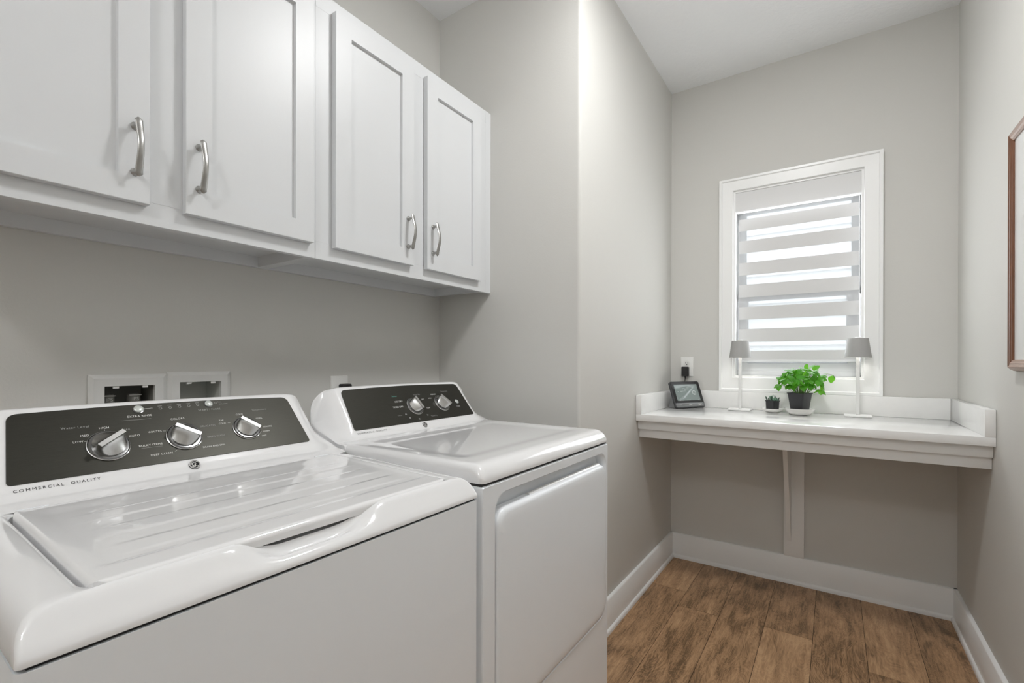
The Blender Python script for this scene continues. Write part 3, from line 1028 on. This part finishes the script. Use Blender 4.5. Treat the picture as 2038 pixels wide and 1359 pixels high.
# door: slab with rounded corners and a rolled top grip
bm = bmesh.new()
dx0, dx1, dz0, dz1 = PX0+0.0035, PX1-0.002, PZ0+0.003, 0.8125
rg = []
for i_, y_ in ((0.0, DYF+0.024), (0.0, DYF+0.005), (0.0015, DYF+0.0005), (0.005, DYF-0.0035), (0.012, DYF-0.0055), (0.03, DYF-0.006), (0.12, DYF-0.006)):
    rg.append(xz(rrect(dx0+i_, dx1-i_, dz0+i_, dz1-i_, 0.036, 8, 10), y_))
loft(bm, rg, True, True)
door = link('door', bm, M['enamel_side'], dryer, angle=40)
bm = bmesh.new()   # finger grip ridge behind the door's top edge
pr = [(DYF+0.006, dz1-0.004), (DYF+0.008, dz1+0.003), (DYF+0.014, dz1+0.006), (DYF+0.020, dz1+0.003), (DYF+0.022, dz1-0.004)]
loft(bm, [[(x, y, z) for y, z in pr] for x in (1.010, 1.440)], True, True)
link('door_grip', rel(bm, door), M['enamel'], door, angle=60, local=True)
# top
def dry_z(x, y):
    z = 0.9225
    e = 0.044
    d = y-DYF
    if d < e: z -= 0.0385*(1-sqrt(max(0, 1-(1-max(0, d)/e)**2.3)))
    e2 = 0.020
    d2 = min(x-DX0, DX1-x)
    if d2 < e2: z -= 0.020*(1-sqrt(max(0, 1-(1-max(0, d2)/e2)**2)))
    # shallow dish in the middle of the deck
    m = smooth01((x-DX0-0.035)/0.05)*smooth01((DX1-0.035-x)/0.05)*smooth01((y-DYF-0.075)/0.05)*smooth01((1.09-y)/0.04)
    return max(z-0.0030*m, 0.884)
xs = dense(DX0, DX1, 0.045, 12, 40)
ys = dense(DYF, DYB-0.002, 0.050, 14, 50)
bm, G = heightfield(DX0, DX1, DYF, DYB-0.002, 0.014, dry_z, xs, ys)
lo = skirt_down(bm, G, 0.8825)
bm.faces.new(lo)
link('top_cover', bm, M['enamel'], dryer, angle=60)
_, P, L = console(dryer, dc, 0.343, 1.150, 0.947, 1.235, 1.060, 1.078, 0.9185, 1.262, 0.062)
pan = dark_panel(dryer, P, 0.2740, 0.2640, 0.1425)
knob(dryer, P, -0.002, 0.060, 0.0262, -77)
knob(dryer, P, 0.133, 0.062, 0.0262, -54)
button(dryer, P, 0.214, 0.0615, 0.0085)
Dl = [('Sensor', -0.0700, 0.1060, 0.0085, 0, 'CENTER', 1.0, 2), ('LESS DRY', -0.0620, 0.0845, 0.0085, 0, 'CENTER', 1.0, 0), ('TIMED DRY', -0.0750, 0.0635, 0.0088, 0, 'CENTER', 1.0, 0),
      ('Sensor Dry', 0.0320, 0.1065, 0.0070, 0, 'CENTER', 1.0, 1), ('DRY', 0.0500, 0.0850, 0.0070, 0, 'CENTER', 1.0, 0), ('FLUFF', 0.0560, 0.0480, 0.0065, 0, 'CENTER', 1.0, 0),
      ('10', 0.0350, 0.0210, 0.0070, 0, 'CENTER', 1.0, 0), ('30', -0.0100, 0.0100, 0.0070, 0, 'CENTER', 1.0, 0), ('40', -0.0480, 0.0180, 0.0070, 0, 'CENTER', 1.0, 0), ('50', -0.0580, 0.0330, 0.0070, 0, 'CENTER', 1.0, 0),
      ('Timed Dry', 0.0640, 0.0150, 0.0070, 0, 'CENTER', 1.0, 1), ('Cotton', -0.0850, 0.0320, 0.0060, 0, 'CENTER', 1.0, 1),
      ('MEDIUM', 0.1120, 0.1020, 0.0072, 0, 'CENTER', 1.0, 0), ('HIGH', 0.0860, 0.0870, 0.0066, 0, 'CENTER', 1.0, 0), ('Temperature', 0.1760, 0.1120, 0.0070, 0, 'CENTER', 1.0, 1), ('START', 0.2120, 0.0410, 0.0070, 0, 'CENTER', 1.0, 0)]
link('panel_lettering', rel(text_bm(Dl, P, 0.0019), pan), [M['ink'], M['ink_dim'], M['ink_green']], pan, smooth=False, local=True)
link('front_lettering', text_bm([('COMMERCIAL  QUALITY', -0.2700, -0.0112, 0.0075, 0, 'LEFT', 1.38, 0)], P, 0.0004), M['ink_black'], dryer, smooth=False)
emblem(dryer, P, 0.003, -0.0135, 0.0105)
for m_, xs_ in ((washer, (0.14, 0.75)), (dryer, (0.845, 1.455))):
    for x_ in xs_:
        for y_ in (0.67, 1.24):
            bm = bmesh.new()
            cyl(bm, (x_, y_, 0.0), (x_, y_, 0.032), 0.02, n=16)
            link('foot', bm, M['black'], m_)

# ------------------------------------------------------------------ washer outlet boxes on the wall
def outlet_box(x0, x1, hx0, hx1, ztop, hz, label, valves, inner):
    root = thing('washer_outlet_box', label, 'outlet box', ((x0+x1)/2, YA, 0.92), 'plastic utility boxes set in the wall')
    bm = bmesh.new()
    Rr = lambda i, y: xz([(x0+i, 0.900+i), (x1-i, 0.900+i), (x1-i, ztop-i), (x0+i, ztop-i)], y)
    hole = lambda y, g=0.0: xz([(hx0+g, 0.932), (hx1-g, 0.932), (hx1-g, hz-g), (hx0+g, hz-g)], y)
    loft(bm, [Rr(0, YA-0.0005), Rr(0.0, YA-0.004), Rr(0.010, YA-0.010), hole(YA-0.010), hole(YA+0.004, .0006)])
    link('face_plate', bm, M['box_plastic'], root, smooth=False)
    bm = bmesh.new()
    loft(bm, [hole(YA+0.002, .0008), hole(YA+0.085, .002)], False, True)
    link('recess', bm, inner, root, smooth=False)
    w = hx1-hx0
    for f in (0.22, 0.80):
        bm = B(hx0+w*f-0.006, hx0+w*f+0.006, YA-0.009, YA-0.002, hz-0.006, hz-0.001)
        link('clip', bm, M['plastic'], root, smooth=False)
    for vx in valves:
        bm = bmesh.new()
        cyl(bm, (vx, YA+0.035, 0.932), (vx, YA+0.035, 1.022), 0.011)
        v = link('valve', bm, M['copper'], root)
        bm = bmesh.new()
        cyl(bm, (vx, YA+0.035, 1.020), (vx, YA+0.035, 1.058), 0.0145)
        cyl(bm, (vx, YA+0.035, 1.058), (vx, YA+0.035, 1.062), 0.0125)
        c = link('valve_cap', rel(bm, v), M['box_in'], v, local=True)
        Pq = lambda s, t, n=0: Vector((vx+s, YA+0.0195-n, 1.05+t))
        bm = text_bm([('IPS', 0, -0.002, 0.0125, 0, 'CENTER', 1.0, 0)], Pq, 0.0004)
        for z in (1.0585, 1.034, 1.024):
            bm.faces.new([bm.verts.new((vx+sx*0.0135, YA+0.0197, z+sz*0.0011)) for sx, sz in ((-1, -1), (1, -1), (1, 1), (-1, 1))])
        link('cap_lettering', rel(bm, v), M['blue'], v, smooth=False, local=True)
    return root
outlet_box(0.3730, 0.5405, 0.404, 0.511, 1.1145, 1.085, 'off-white utility box holding two labelled valves, left of its pair behind the washing machine', (0.4215, 0.4770), M['box_in'])
outlet_box(0.5410, 0.7060, 0.570, 0.678, 1.1190, 1.090, 'off-white utility box with an empty grey recess, right of its pair behind the washing machine', (), M['box_pale'])

def wall_plate(parent, at, w=0.070, h=0.114):
    """at(u, v, n) -> world, u across, v up from the plate centre, n out of the wall"""
    bm = bmesh.new()
    rr = [(0.0, 0.0), (0.0, 0.003), (0.0025, 0.0058)]
    loft(bm, [[at(x, z, n) for x, z in rrect(-w/2+i, w/2-i, -h/2+i, h/2-i, 0.004, 4, 1)] for i, n in rr], False, True)
    return link('cover_plate', bm, M['plastic'], parent, angle=40)

def receptacle(parent, at, vc):
    bm = bmesh.new()
    pts = rrect(-0.0165, 0.0165, vc-0.0145, vc+0.0145, 0.011, 5, 1)
    loft(bm, [[at(x, z, n) for x, z in pts] for n in (0.0055, 0.0075)], False, True)
    r_ = link('receptacle', bm, M['plastic'], parent, angle=40)
    bm = bmesh.new()
    for x in (-0.0063, 0.0063):
        bm.faces.new([bm.verts.new(at(x+a, vc+0.003+b, 0.0077)) for a, b in ((-0.0012, -0.0042), (0.0012, -0.0042), (0.0012, 0.0042), (-0.0012, 0.0042))])
    bm.faces.new([bm.verts.new(at(0.0026*cos(2*pi*i/12), vc-0.0080+0.0026*sin(2*pi*i/12), 0.0077)) for i in range(12)])
    link('slots', rel(bm, r_), M['ink_black'], r_, smooth=False, local=True)

# dryer outlet with plug on the left wall
pl = thing('wall_outlet', 'white wall outlet on the wall just above and behind the dryer console', 'outlet', (1.092, YA, 1.037))
wall_plate(pl, lambda u, v, n: (1.092+u, YA-n, 1.0370+v), 0.074, 0.118)
receptacle(pl, lambda u, v, n: (1.092+u, YA-n, 1.0370+v), -0.025)
pg = thing('power_plug', 'black appliance plug in the outlet behind the dryer', 'plug', (1.105, YA-0.02, 1.048))
bm = bmesh.new()
loft(bm, [xz(rrect(1.085+i, 1.127-i, 1.030+i, 1.066-i, 0.006, 4, 1), y) for i, y in ((0.002, YA-0.0078), (0, YA-0.010), (0, YA-0.030), (0.004, YA-0.036))], True, True)
link('plug_body', bm, M['black'], pg, angle=40)
bm = bmesh.new()
tube(bm, [(1.118, YA-0.030, 1.050), (1.132, YA-0.040, 1.046), (1.142, YA-0.048, 1.032), (1.146, YA-0.052, 1.00), (1.146, YA-0.05, 0.86), (1.15, YA-0.06, 0.6)], 0.0065, 10)
link('cord', bm, M['black'], pg)

# ------------------------------------------------------------------ counter in the alcove
SZ1, SZ0, SPZ = 0.8943, 0.8630, 0.9885
SX = 2.2510
ct = thing('wall_counter', 'white quartz counter built across the alcove beneath the window', 'counter', ((SX+XD)/2, (YC+YE)/2, 0.777))
g = 0.0008
bm = B(SX, XD-g, YE+g, YC-g, SZ0, SZ1, bev=0.0012, seg=2)
link('countertop', bm, M['quartz'], ct)
TS = 0.028
bm = B(XD-TS-g, XD-g, YE+TS, YC-TS, SZ1, SPZ, bev=0.001)
link('backsplash', bm, M['quartz'], ct)
bm = B(SX, XD-g, YC-TS, YC-g, SZ1+0.0002, SPZ, bev=0.001)
link('side_splash', bm, M['quartz'], ct)
bm = B(SX, XD-g, YE+g, YE+TS, SZ1+0.0002, SPZ, bev=0.001)
link('side_splash', bm, M['quartz'], ct)
bm = B(2.2820, 2.3015, YE+g, YC-g, 0.8200, SZ0-0.0002, bev=0.001)
link('apron_board', bm, M['trim'], ct)
bm = B(2.3010, 2.3200, YE+g, YC-g, 0.7770, SZ0-0.0004, bev=0.001)
link('apron_board', bm, M['trim'], ct)
bm = B(2.32, XD-g, YE+g, YC-g, 0.8440, SZ0-0.0004)
link('subtop', bm, M['trim'], ct, smooth=False)

br = thing('shelf_bracket', 'white wooden wall bracket under the middle of the counter', 'bracket', (XD, 0.17, 0.142))
bm = B(XD-0.019, XD-0.0005, 0.124, 0.215, 0.1418, 0.8438, bev=0.001)
link('wall_board', bm, M['trim'], br)
bm = bmesh.new()
pts = []
for i in range(17):       # concave front edge
    t = i/16
    b0, b1, b2 = Vector((2.520, 0.8438)), Vector((2.690, 0.56)), Vector((XD-0.0192, 0.22))
    q = b0*(1-t)**2+b1*2*t*(1-t)+b2*t*t
    pts.append((q.x, q.y))
pts += [(XD-0.0192, 0.8438)]
prism(bm, pts, lambda p, h: (p[0], 0.182+h, p[1]), 0.0195)
link('curved_brace', bm, M['trim'], br, angle=30)

# ------------------------------------------------------------------ outlet and charger on the window wall
AT = lambda u, v, n: (XD-n, 0.7090-u, 1.1220+v)
ol = thing('wall_outlet', 'white duplex outlet on the wall left of the window, above the tablet', 'outlet', (XD, 0.709, 1.122))
wall_plate(ol, AT, 0.070, 0.1145)
receptacle(ol, AT, 0.0205)
receptacle(ol, AT, -0.0205)
ch = thing('charger_plug', 'black charger block in the lower socket of the outlet beside the window', 'charger', (XD-0.01, 0.714, 1.09))
bm = bmesh.new()
loft(bm, [[AT(x, z, n) for x, z in rrect(-0.0255+i, 0.0145-i, -0.055+i, 0.001-i, 0.005, 4, 1)] for i, n in ((0.001, 0.0078), (0, 0.010), (0, 0.030), (0.003, 0.034))], True, True)
link('plug_body', bm, M['black'], ch, angle=40)
bm = bmesh.new()
q = Vector(AT(-0.0055, -0.055, 0.020))
tube(bm, [q+Vector((0, 0, 0.002)), q+Vector((0, 0, -0.014))], [0.0055, 0.0030], 10)
tube(bm, [q+Vector((0, 0, -0.012)), q+Vector((-0.004, 0.003, -0.04)), q+Vector((-0.014, 0.006, -0.075)), q+Vector((-0.016, 0.006, -0.135)), q+Vector((-0.017, 0.012, -0.158))], 0.0022, 8)
link('cord', bm, M['black'], ch)

# ------------------------------------------------------------------ tablet on its stand
AZ = radians(57)
tb = thing('desk_tablet', 'black smart home touchscreen tablet on a stand, at the left end of the counter', 'tablet', (2.722, 0.668, SZ1+0.0005), rot=AZ-pi/2)
# local frame: +x right edge direction, -y towards the viewer, tilted back
tilt = radians(22)
TW, TH = 0.208, 0.153
def TP(u, v, n=0.0):      # u across, v up the face, n out of the face
    return Vector((u, v*sin(tilt)-n*cos(tilt)-0.02, v*cos(tilt)+n*sin(tilt)+0.0035))
def tslab(u0, u1, v0, v1, n0, n1, r, bevel=0.0015):
    bm = bmesh.new()
    k = 1 if n1 > n0 else -1
    loft(bm, [[TP(x, y, n) for x, y in rrect(u0+i, u1-i, v0+i, v1-i, r, 6, 1)] for i, n in ((bevel, n0), (0, n0+bevel), (0, n1-bevel), (bevel, n1))], True, True)
    return bm
link('housing', tslab(-TW/2, TW/2, 0, TH, -0.012, 0.002, 0.012), M['slate'], tb, angle=40, local=True)
link('bezel', tslab(-TW/2+.002, TW/2-.002, 0.0285, TH-.002, 0.0015, 0.0028, 0.008, 0.0004), M['black'], tb, angle=40, local=True)
o = link('screen', tslab(-0.0815, 0.0815, 0.041, TH-0.018, 0.0027, 0.0032, 0.002, 0.0001), M['screen'], tb, angle=40, local=True)
bm = bmesh.new()
ringmark(bm, 0.049, 0.085, 0.0125, 0.0022, 0, 28, 0.0036, TP)
ringmark(bm, 0.049, 0.085, 0.0060, 0.0010, 0, 20, 0.0036, TP)
def tquad(u0, u1, v0, v1, h=0.0036):
    bm.faces.new([bm.verts.new(TP(a, b, h)) for a, b in ((u0, v0), (u1, v0), (u1, v1), (u0, v1))])
for q_ in ((-0.067, -0.058, 0.0915, 0.0935), (-0.048, -0.030, 0.0935, 0.0950), (-0.028, -0.014, 0.0955, 0.0962), (-0.028, -0.014, 0.1115, 0.1122), (-0.028, -0.0275, 0.0955, 0.1122), (-0.0145, -0.014, 0.0955, 0.1122), (-0.010, -0.009, 0.095, 0.112),
           (-0.068, -0.058, 0.0415, 0.0430), (-0.054, -0.046, 0.0415, 0.0430), (-0.042, -0.036, 0.0415, 0.0430), (-0.020, 0.010, 0.0440, 0.0450), (0.062, 0.068, 0.0415, 0.0440), (0.021, 0.029, 0.100, 0.1015)):
    tquad(*q_)
link('screen_symbols', bm, M['screen_ink'], o, smooth=False, local=True)
link('button_strip', tslab(-TW/2+.004, TW/2-.004, 0.006, 0.0275, 0.0015, 0.0030, 0.006, 0.0004), M['silver'], tb, angle=40, local=True)
bm = bmesh.new()
for q_ in ((-0.078, -0.060, 0.0150, 0.0170), (-0.010, 0.012, 0.0150, 0.0175)):
    tquad(*q_, h=0.0032)
for u0, u1, v0, v1 in ((0.055, 0.083, 0.010, 0.0108), (0.055, 0.083, 0.0212, 0.022), (0.055, 0.0558, 0.010, 0.022), (0.0822, 0.083, 0.010, 0.022)):
    tquad(u0, u1, v0, v1, h=0.0032)
tquad(0.060, 0.078, 0.0145, 0.0175, h=0.0032)
link('button_marks', bm, M['blue'], tb, smooth=False, local=True)
bm = bmesh.new()    # wedge shaped stand
sid = [(0.004, 0.0), (0.062, 0.0), (0.062, 0.012), (0.045, 0.088), (0.036, 0.088)]
prism(bm, sid, lambda p, h: (-0.080+h, p[0], p[1]), 0.150)
link('stand', bm, M['stand'], tb, angle=40, local=True)

# ------------------------------------------------------------------ cordless lamps
def lamp(x, y, label):
    root = thing('table_lamp', label, 'lamp', (x, y, SZ1), 'cordless lamps on the counter')
    z = SZ1
    bm = B(x-0.050, x+0.050, y-0.054, y+0.054, z+0.0003, z+0.0075, bev=0.0015)
    link('base', bm, M['lampmetal'], root)
    bm = B(x-0.007, x+0.007, y-0.007, y+0.007, z+0.007, z+0.352, bev=0.0025, seg=3)
    link('pole', bm, M['lampmetal'], root)
    bm = bmesh.new()
    z0, z1 = z+0.279, z+0.369
    lathe(bm, x, y, [(0.0535, z0), (0.0415, z1-0.002), (0.0405, z1), (0.012, z1+0.0005), (0.012, z1-0.0015), (0.0395, z1-0.002), (0.0522, z0)], 48, False, False)
    link('shade', bm, M['shade'], root, angle=45)
    bm = bmesh.new()
    lathe(bm, x, y, [(0.0100, z1-0.030), (0.030, z1-0.030), (0.030, z1-0.024), (0.0100, z1-0.024)], 32, False, False)
    link('light_ring', bm, M['glow'], root)
    bm = bmesh.new()
    for a in range(3):
        an = a*2*pi/3
        cyl(bm, (x, y, z1-0.018), (x+0.0405*cos(an), y+0.0405*sin(an), z1-0.018), 0.0015, n=8)
    lathe(bm, x, y, [(0.013, z1-0.026), (0.013, z1+0.004), (0.010, z1+0.006)], 20, True, True)
    link('shade_holder', bm, M['lampmetal'], root)
    return root
lamp(2.772, 0.4140, 'lit table lamp with grey cone shade beside the tablet, left of its pair')
lamp(2.772, -0.0940, 'lit table lamp with grey cone shade nearest the right wall, right of its pair')

# ------------------------------------------------------------------ plants
def square_pot(root, x, y, z0, z1, a0, a1, rot, soil_name='soil'):
    bm = bmesh.new()
    def ring(h, z, r=0.006):
        c, s = cos(rot), sin(rot)
        return [(x+px*c-py*s, y+px*s+py*c, z) for px, py in rrect(-h, h, -h, h, r, 4, 1)]
    loft(bm, [ring(a0/2, z0), ring(a1/2, z1-0.004), ring(a1/2+0.0025, z1-0.004), ring(a1/2+0.003, z1), ring(a1/2-0.001, z1), ring(a1/2-0.002, z1-0.010)], True, False)
    link('pot', bm, M['pot'], root, angle=40)
    bm = bmesh.new()
    loft(bm, [ring(a1/2-0.0015, z1-0.013), ring(a1/2-0.0015, z1-0.008), ring(a1/4, z1-0.005)], True, True)
    link(soil_name, bm, M['soil'], root)

def saucer(x, y, r, h, label, pour=0.0):
    bm = bmesh.new()
    z = SZ1+0.0003
    n = 40
    prof = [(0.46, 0.0), (0.60, 0.04), (0.80, 0.36), (0.93, 0.78), (1.0, 0.98), (1.0, 1.0), (0.96, 0.98), (0.88, 0.78), (0.74, 0.42), (0.55, 0.22), (0.30, 0.18)]
    rings = []
    for f, k in prof:
        rg = []
        for i in range(n):
            a = 2*pi*i/n
            rr = r*f*(1+pour*max(0, f-0.6)*max(0, cos(a+1.9))**6)
            rg.append((x+rr*cos(a), y+rr*sin(a), z+h*k))
        rings.append(rg)
    loft(bm, rings, True, True)
    o = link('saucer', bm, M['ceramic'], None, angle=60)
    return tag(o, label, 'saucer', 'white saucers on the counter')

def leaf(bm, base, dirv, nrm, ln, wd, curl=0.25, fold=0.18, nu=7, nv=4):
    d = Vector(dirv).normalized()
    n = Vector(nrm)
    n = (n-d*n.dot(d)).normalized()
    s = d.cross(n)
    G = []
    for i in range(nu+1):
        u = i/nu
        w = wd*0.5*(sin(pi*u**0.80)**0.75)*(1-0.15*u)
        row = []
        c = base+d*(ln*u*(1-0.10*u))-n*(curl*ln*u*u)
        for j in range(nv+1):
            v = -1+2*j/nv
            ww = max(w, 0.0006)
            row.append(bm.verts.new(c+s*(ww*v)+n*(fold*ww*(abs(v)**1.3)-0.35*ww*v*v*u)))
        G.append(row)
    for i in range(nu):
        for j in range(nv):
            bm.faces.new((G[i][j], G[i+1][j], G[i+1][j+1], G[i][j+1]))

SX_, SY_ = 2.700, 0.1370
saucer(SX_-0.008, 0.1370, 0.0660, 0.031, 'larger white saucer beneath the leafy green herb pot')
pt = thing('potted_herb', 'bushy bright green leafy plant in a black pot between the lamps', 'potted plant', (SX_-0.008, SY_, SZ1+0.006))
PZ = SZ1+0.0125
square_pot(pt, SX_-0.008, SY_, PZ, PZ+0.094, 0.058, 0.078, pi/4+radians(18.5)-pi/2)
stems, leaves = bmesh.new(), bmesh.new()
rnd = random.Random(11)
cx, cy, cz = SX_-0.008, SY_-0.005, PZ+0.092
def leaf_pair(tip, out, scale):
    up = Vector((0, 0, 1))
    a = Vector(out)
    a.z = 0
    a = a.normalized() if a.length > 0.01 else Vector((-1, 0, 0))
    b = a.cross(up)
    for k, (dv, dz) in enumerate(((a, -0.75), (b+a*0.35, -0.35), (-b+a*0.35, -0.35), (-a, 0.0), (a*0.4+b*0.5, 0.5))):
        if k > 2 and rnd.random() < 0.35: continue
        dd = (dv+up*(dz+rnd.uniform(-0.45, 0.35))).normalized()
        ln = scale*rnd.uniform(0.80, 1.18)
        nn = up*0.75+dv*0.9+Vector((-0.35, 0, 0))+Vector((rnd.uniform(-.4, .4), rnd.uniform(-.4, .4), rnd.uniform(-.2, .2)))
        leaf(leaves, tip+dd*0.003, dd, nn, ln, ln*rnd.uniform(0.66, 0.82), rnd.uniform(0.15, 0.5), rnd.uniform(0.0, 0.22))
tips = []
for i in range(22):
    a = i*2.39996+0.3
    rr = 0.078*sqrt((i+0.5)/22)
    hx = cx+rr*cos(a)*0.85
    hy = cy+rr*sin(a)*1.15
    hz = cz+0.128-0.050*(rr/0.078)**2*rnd.uniform(0.7, 1.3)-0.012*rnd.random()
    tips.append((hx, hy, hz))
for i in range(11):
    a = i*2*pi/11+0.2
    rr = 0.058+0.016*rnd.random()
    tips.append((cx+rr*cos(a)*0.9, cy+rr*sin(a)*1.2, cz+0.060+0.022*rnd.random()))
for i in range(6):
    a = pi+(-1.1+0.42*i)
    tips.append((cx+0.046*cos(a), cy+0.056*sin(a), cz+0.040+0.020*rnd.random()))
tips.append((cx-0.01, 0.050, cz+0.045))      # right spill
tips.append((cx-0.020, 0.052, cz+0.022))
tips.append((cx-0.01, 0.222, cz+0.040))      # left spill
for (hx, hy, hz) in tips:
    b0 = Vector((cx+(hx-cx)*0.25, cy+(hy-cy)*0.25, cz-0.012))
    tp = Vector((hx, hy, hz))
    mid = b0.lerp(tp, 0.55)+Vector((0, 0, 0.014))
    tube(stems, [b0, b0.lerp(mid, 0.5)+Vector((0, 0, 0.006)), mid, tp], [0.0014, 0.0013, 0.0012, 0.001], 6)
    leaf_pair(tp, (hx-cx, hy-cy, 0), 0.034)
# long side shoot to the right with a hanging leaf
A = [Vector((cx, 0.07, cz+0.050)), Vector((cx-0.010, 0.045, cz+0.082)), Vector((cx-0.012, 0.024, cz+0.096)), Vector((cx-0.012, 0.008, cz+0.092)), Vector((cx-0.012, -0.006, cz+0.080))]
tube(stems, A, 0.0010, 6)
leaf(leaves, A[3]+Vector((0, 0, -0.004)), (0, 0.10, -1), (-1, 0.1, 0.1), 0.040, 0.029, 0.05, 0.06)
leaf(leaves, A[3], (-0.1, -0.8, -0.65), (-0.3, -0.4, 0.9), 0.028, 0.015, 0.3)
leaf(leaves, A[2], (0.1, 1, 0.15), (-0.2, 0, 1), 0.022, 0.010, 0.2)
link('stems', stems, M['stem'], pt)
link('foliage', leaves, M['leaf'], pt, angle=60)

sx, sy = 2.748, 0.2590
saucer(sx, sy, 0.0510, 0.0190, 'smaller white saucer beneath the tiny succulent pot, beside the larger one')
sp = thing('potted_succulent', 'tiny black pot of small succulents, left of the leafy green plant', 'potted plant', (sx, sy, SZ1+0.005))
SPZ0 = SZ1+0.0085
square_pot(sp, sx, sy, SPZ0+0.0005, SPZ0+0.052, 0.044, 0.048, radians(-32))
bm = bmesh.new()
def fat_leaf(bm, base, d, ln, w):
    d = Vector(d).normalized()
    pts = [base+d*ln*u for u in (0, 0.3, 0.65, 0.9, 1.0)]
    tube(bm, pts, [w*0.5, w*0.9, w, w*0.5, w*0.08], 8)
zt = SPZ0+0.045
for y_, dy, ln, w in ((0.021, 0.35, 0.030, 0.0038), (0.012, 0.3, 0.022, 0.0034), (-0.001, 0.22, 0.034, 0.0042), (0.018, 0.7, 0.018, 0.003), (-0.014, 0.1, 0.036, 0.0035), (-0.024, -0.3, 0.026, 0.003)):
    fat_leaf(bm, Vector((sx-0.006+0.004*sin(y_*900), sy+y_, zt)), (-0.05, dy, 1), ln, w)
link('dark_leaves', bm, M['succ_dark'], sp)
bm = bmesh.new()
for i in range(15):
    a = i*2.4
    el = 0.35+0.09*i
    fat_leaf(bm, Vector((sx-0.010, sy-0.013, zt+0.004)), (cos(a)*cos(el), sin(a)*cos(el), sin(el)), 0.020, 0.0048)
for i in range(5):
    a = i*1.3
    fat_leaf(bm, Vector((sx-0.002, sy+0.006, zt)), (cos(a)*0.3, sin(a)*0.3, 1), 0.026+0.003*i, 0.0030)
link('pale_rosette', bm, M['succ'], sp)

# ------------------------------------------------------------------ framed picture on the right wall
fr = thing('framed_picture', 'pale glazed picture in a brown moulded wood frame on the right wall', 'picture', (1.55, YE, 1.12))
FX1, FX0, FZ0, FZ1 = 2.043, 1.10, 1.124, 1.848
FWD = 0.034
prof = [(0.0, 0.0), (0.001, 0.007), (0.004, 0.010), (0.004, 0.013), (0.010, 0.020), (0.013, 0.0215), (0.015, 0.0195), (0.021, 0.0185), (0.023, 0.0195), (0.028, 0.0165), (0.031, 0.0165), (FWD, 0.0135), (FWD, 0.004)]
cor = [(FX1, FZ0, -1, 1), (FX0, FZ0, 1, 1), (FX0, FZ1, 1, -1), (FX1, FZ1, -1, -1)]
for k in range(4):
    a, b = cor[k], cor[(k+1) % 4]
    bm = bmesh.new()
    loft(bm, [[(c[0]+c[2]*d, YE+0.0005+h, c[1]+c[3]*d) for d, h in prof] for c in (a, b)], True, True)
    link('frame_rail', bm, M['framewood2'] if k in (0, 2) else M['framewood'], fr, angle=25)
bm = B(FX0+FWD-0.002, FX1-FWD+0.002, YE+0.0005, YE+0.0115, FZ0+FWD-0.002, FZ1-FWD+0.002)
link('picture_sheet', bm, M['art'], fr, smooth=False)
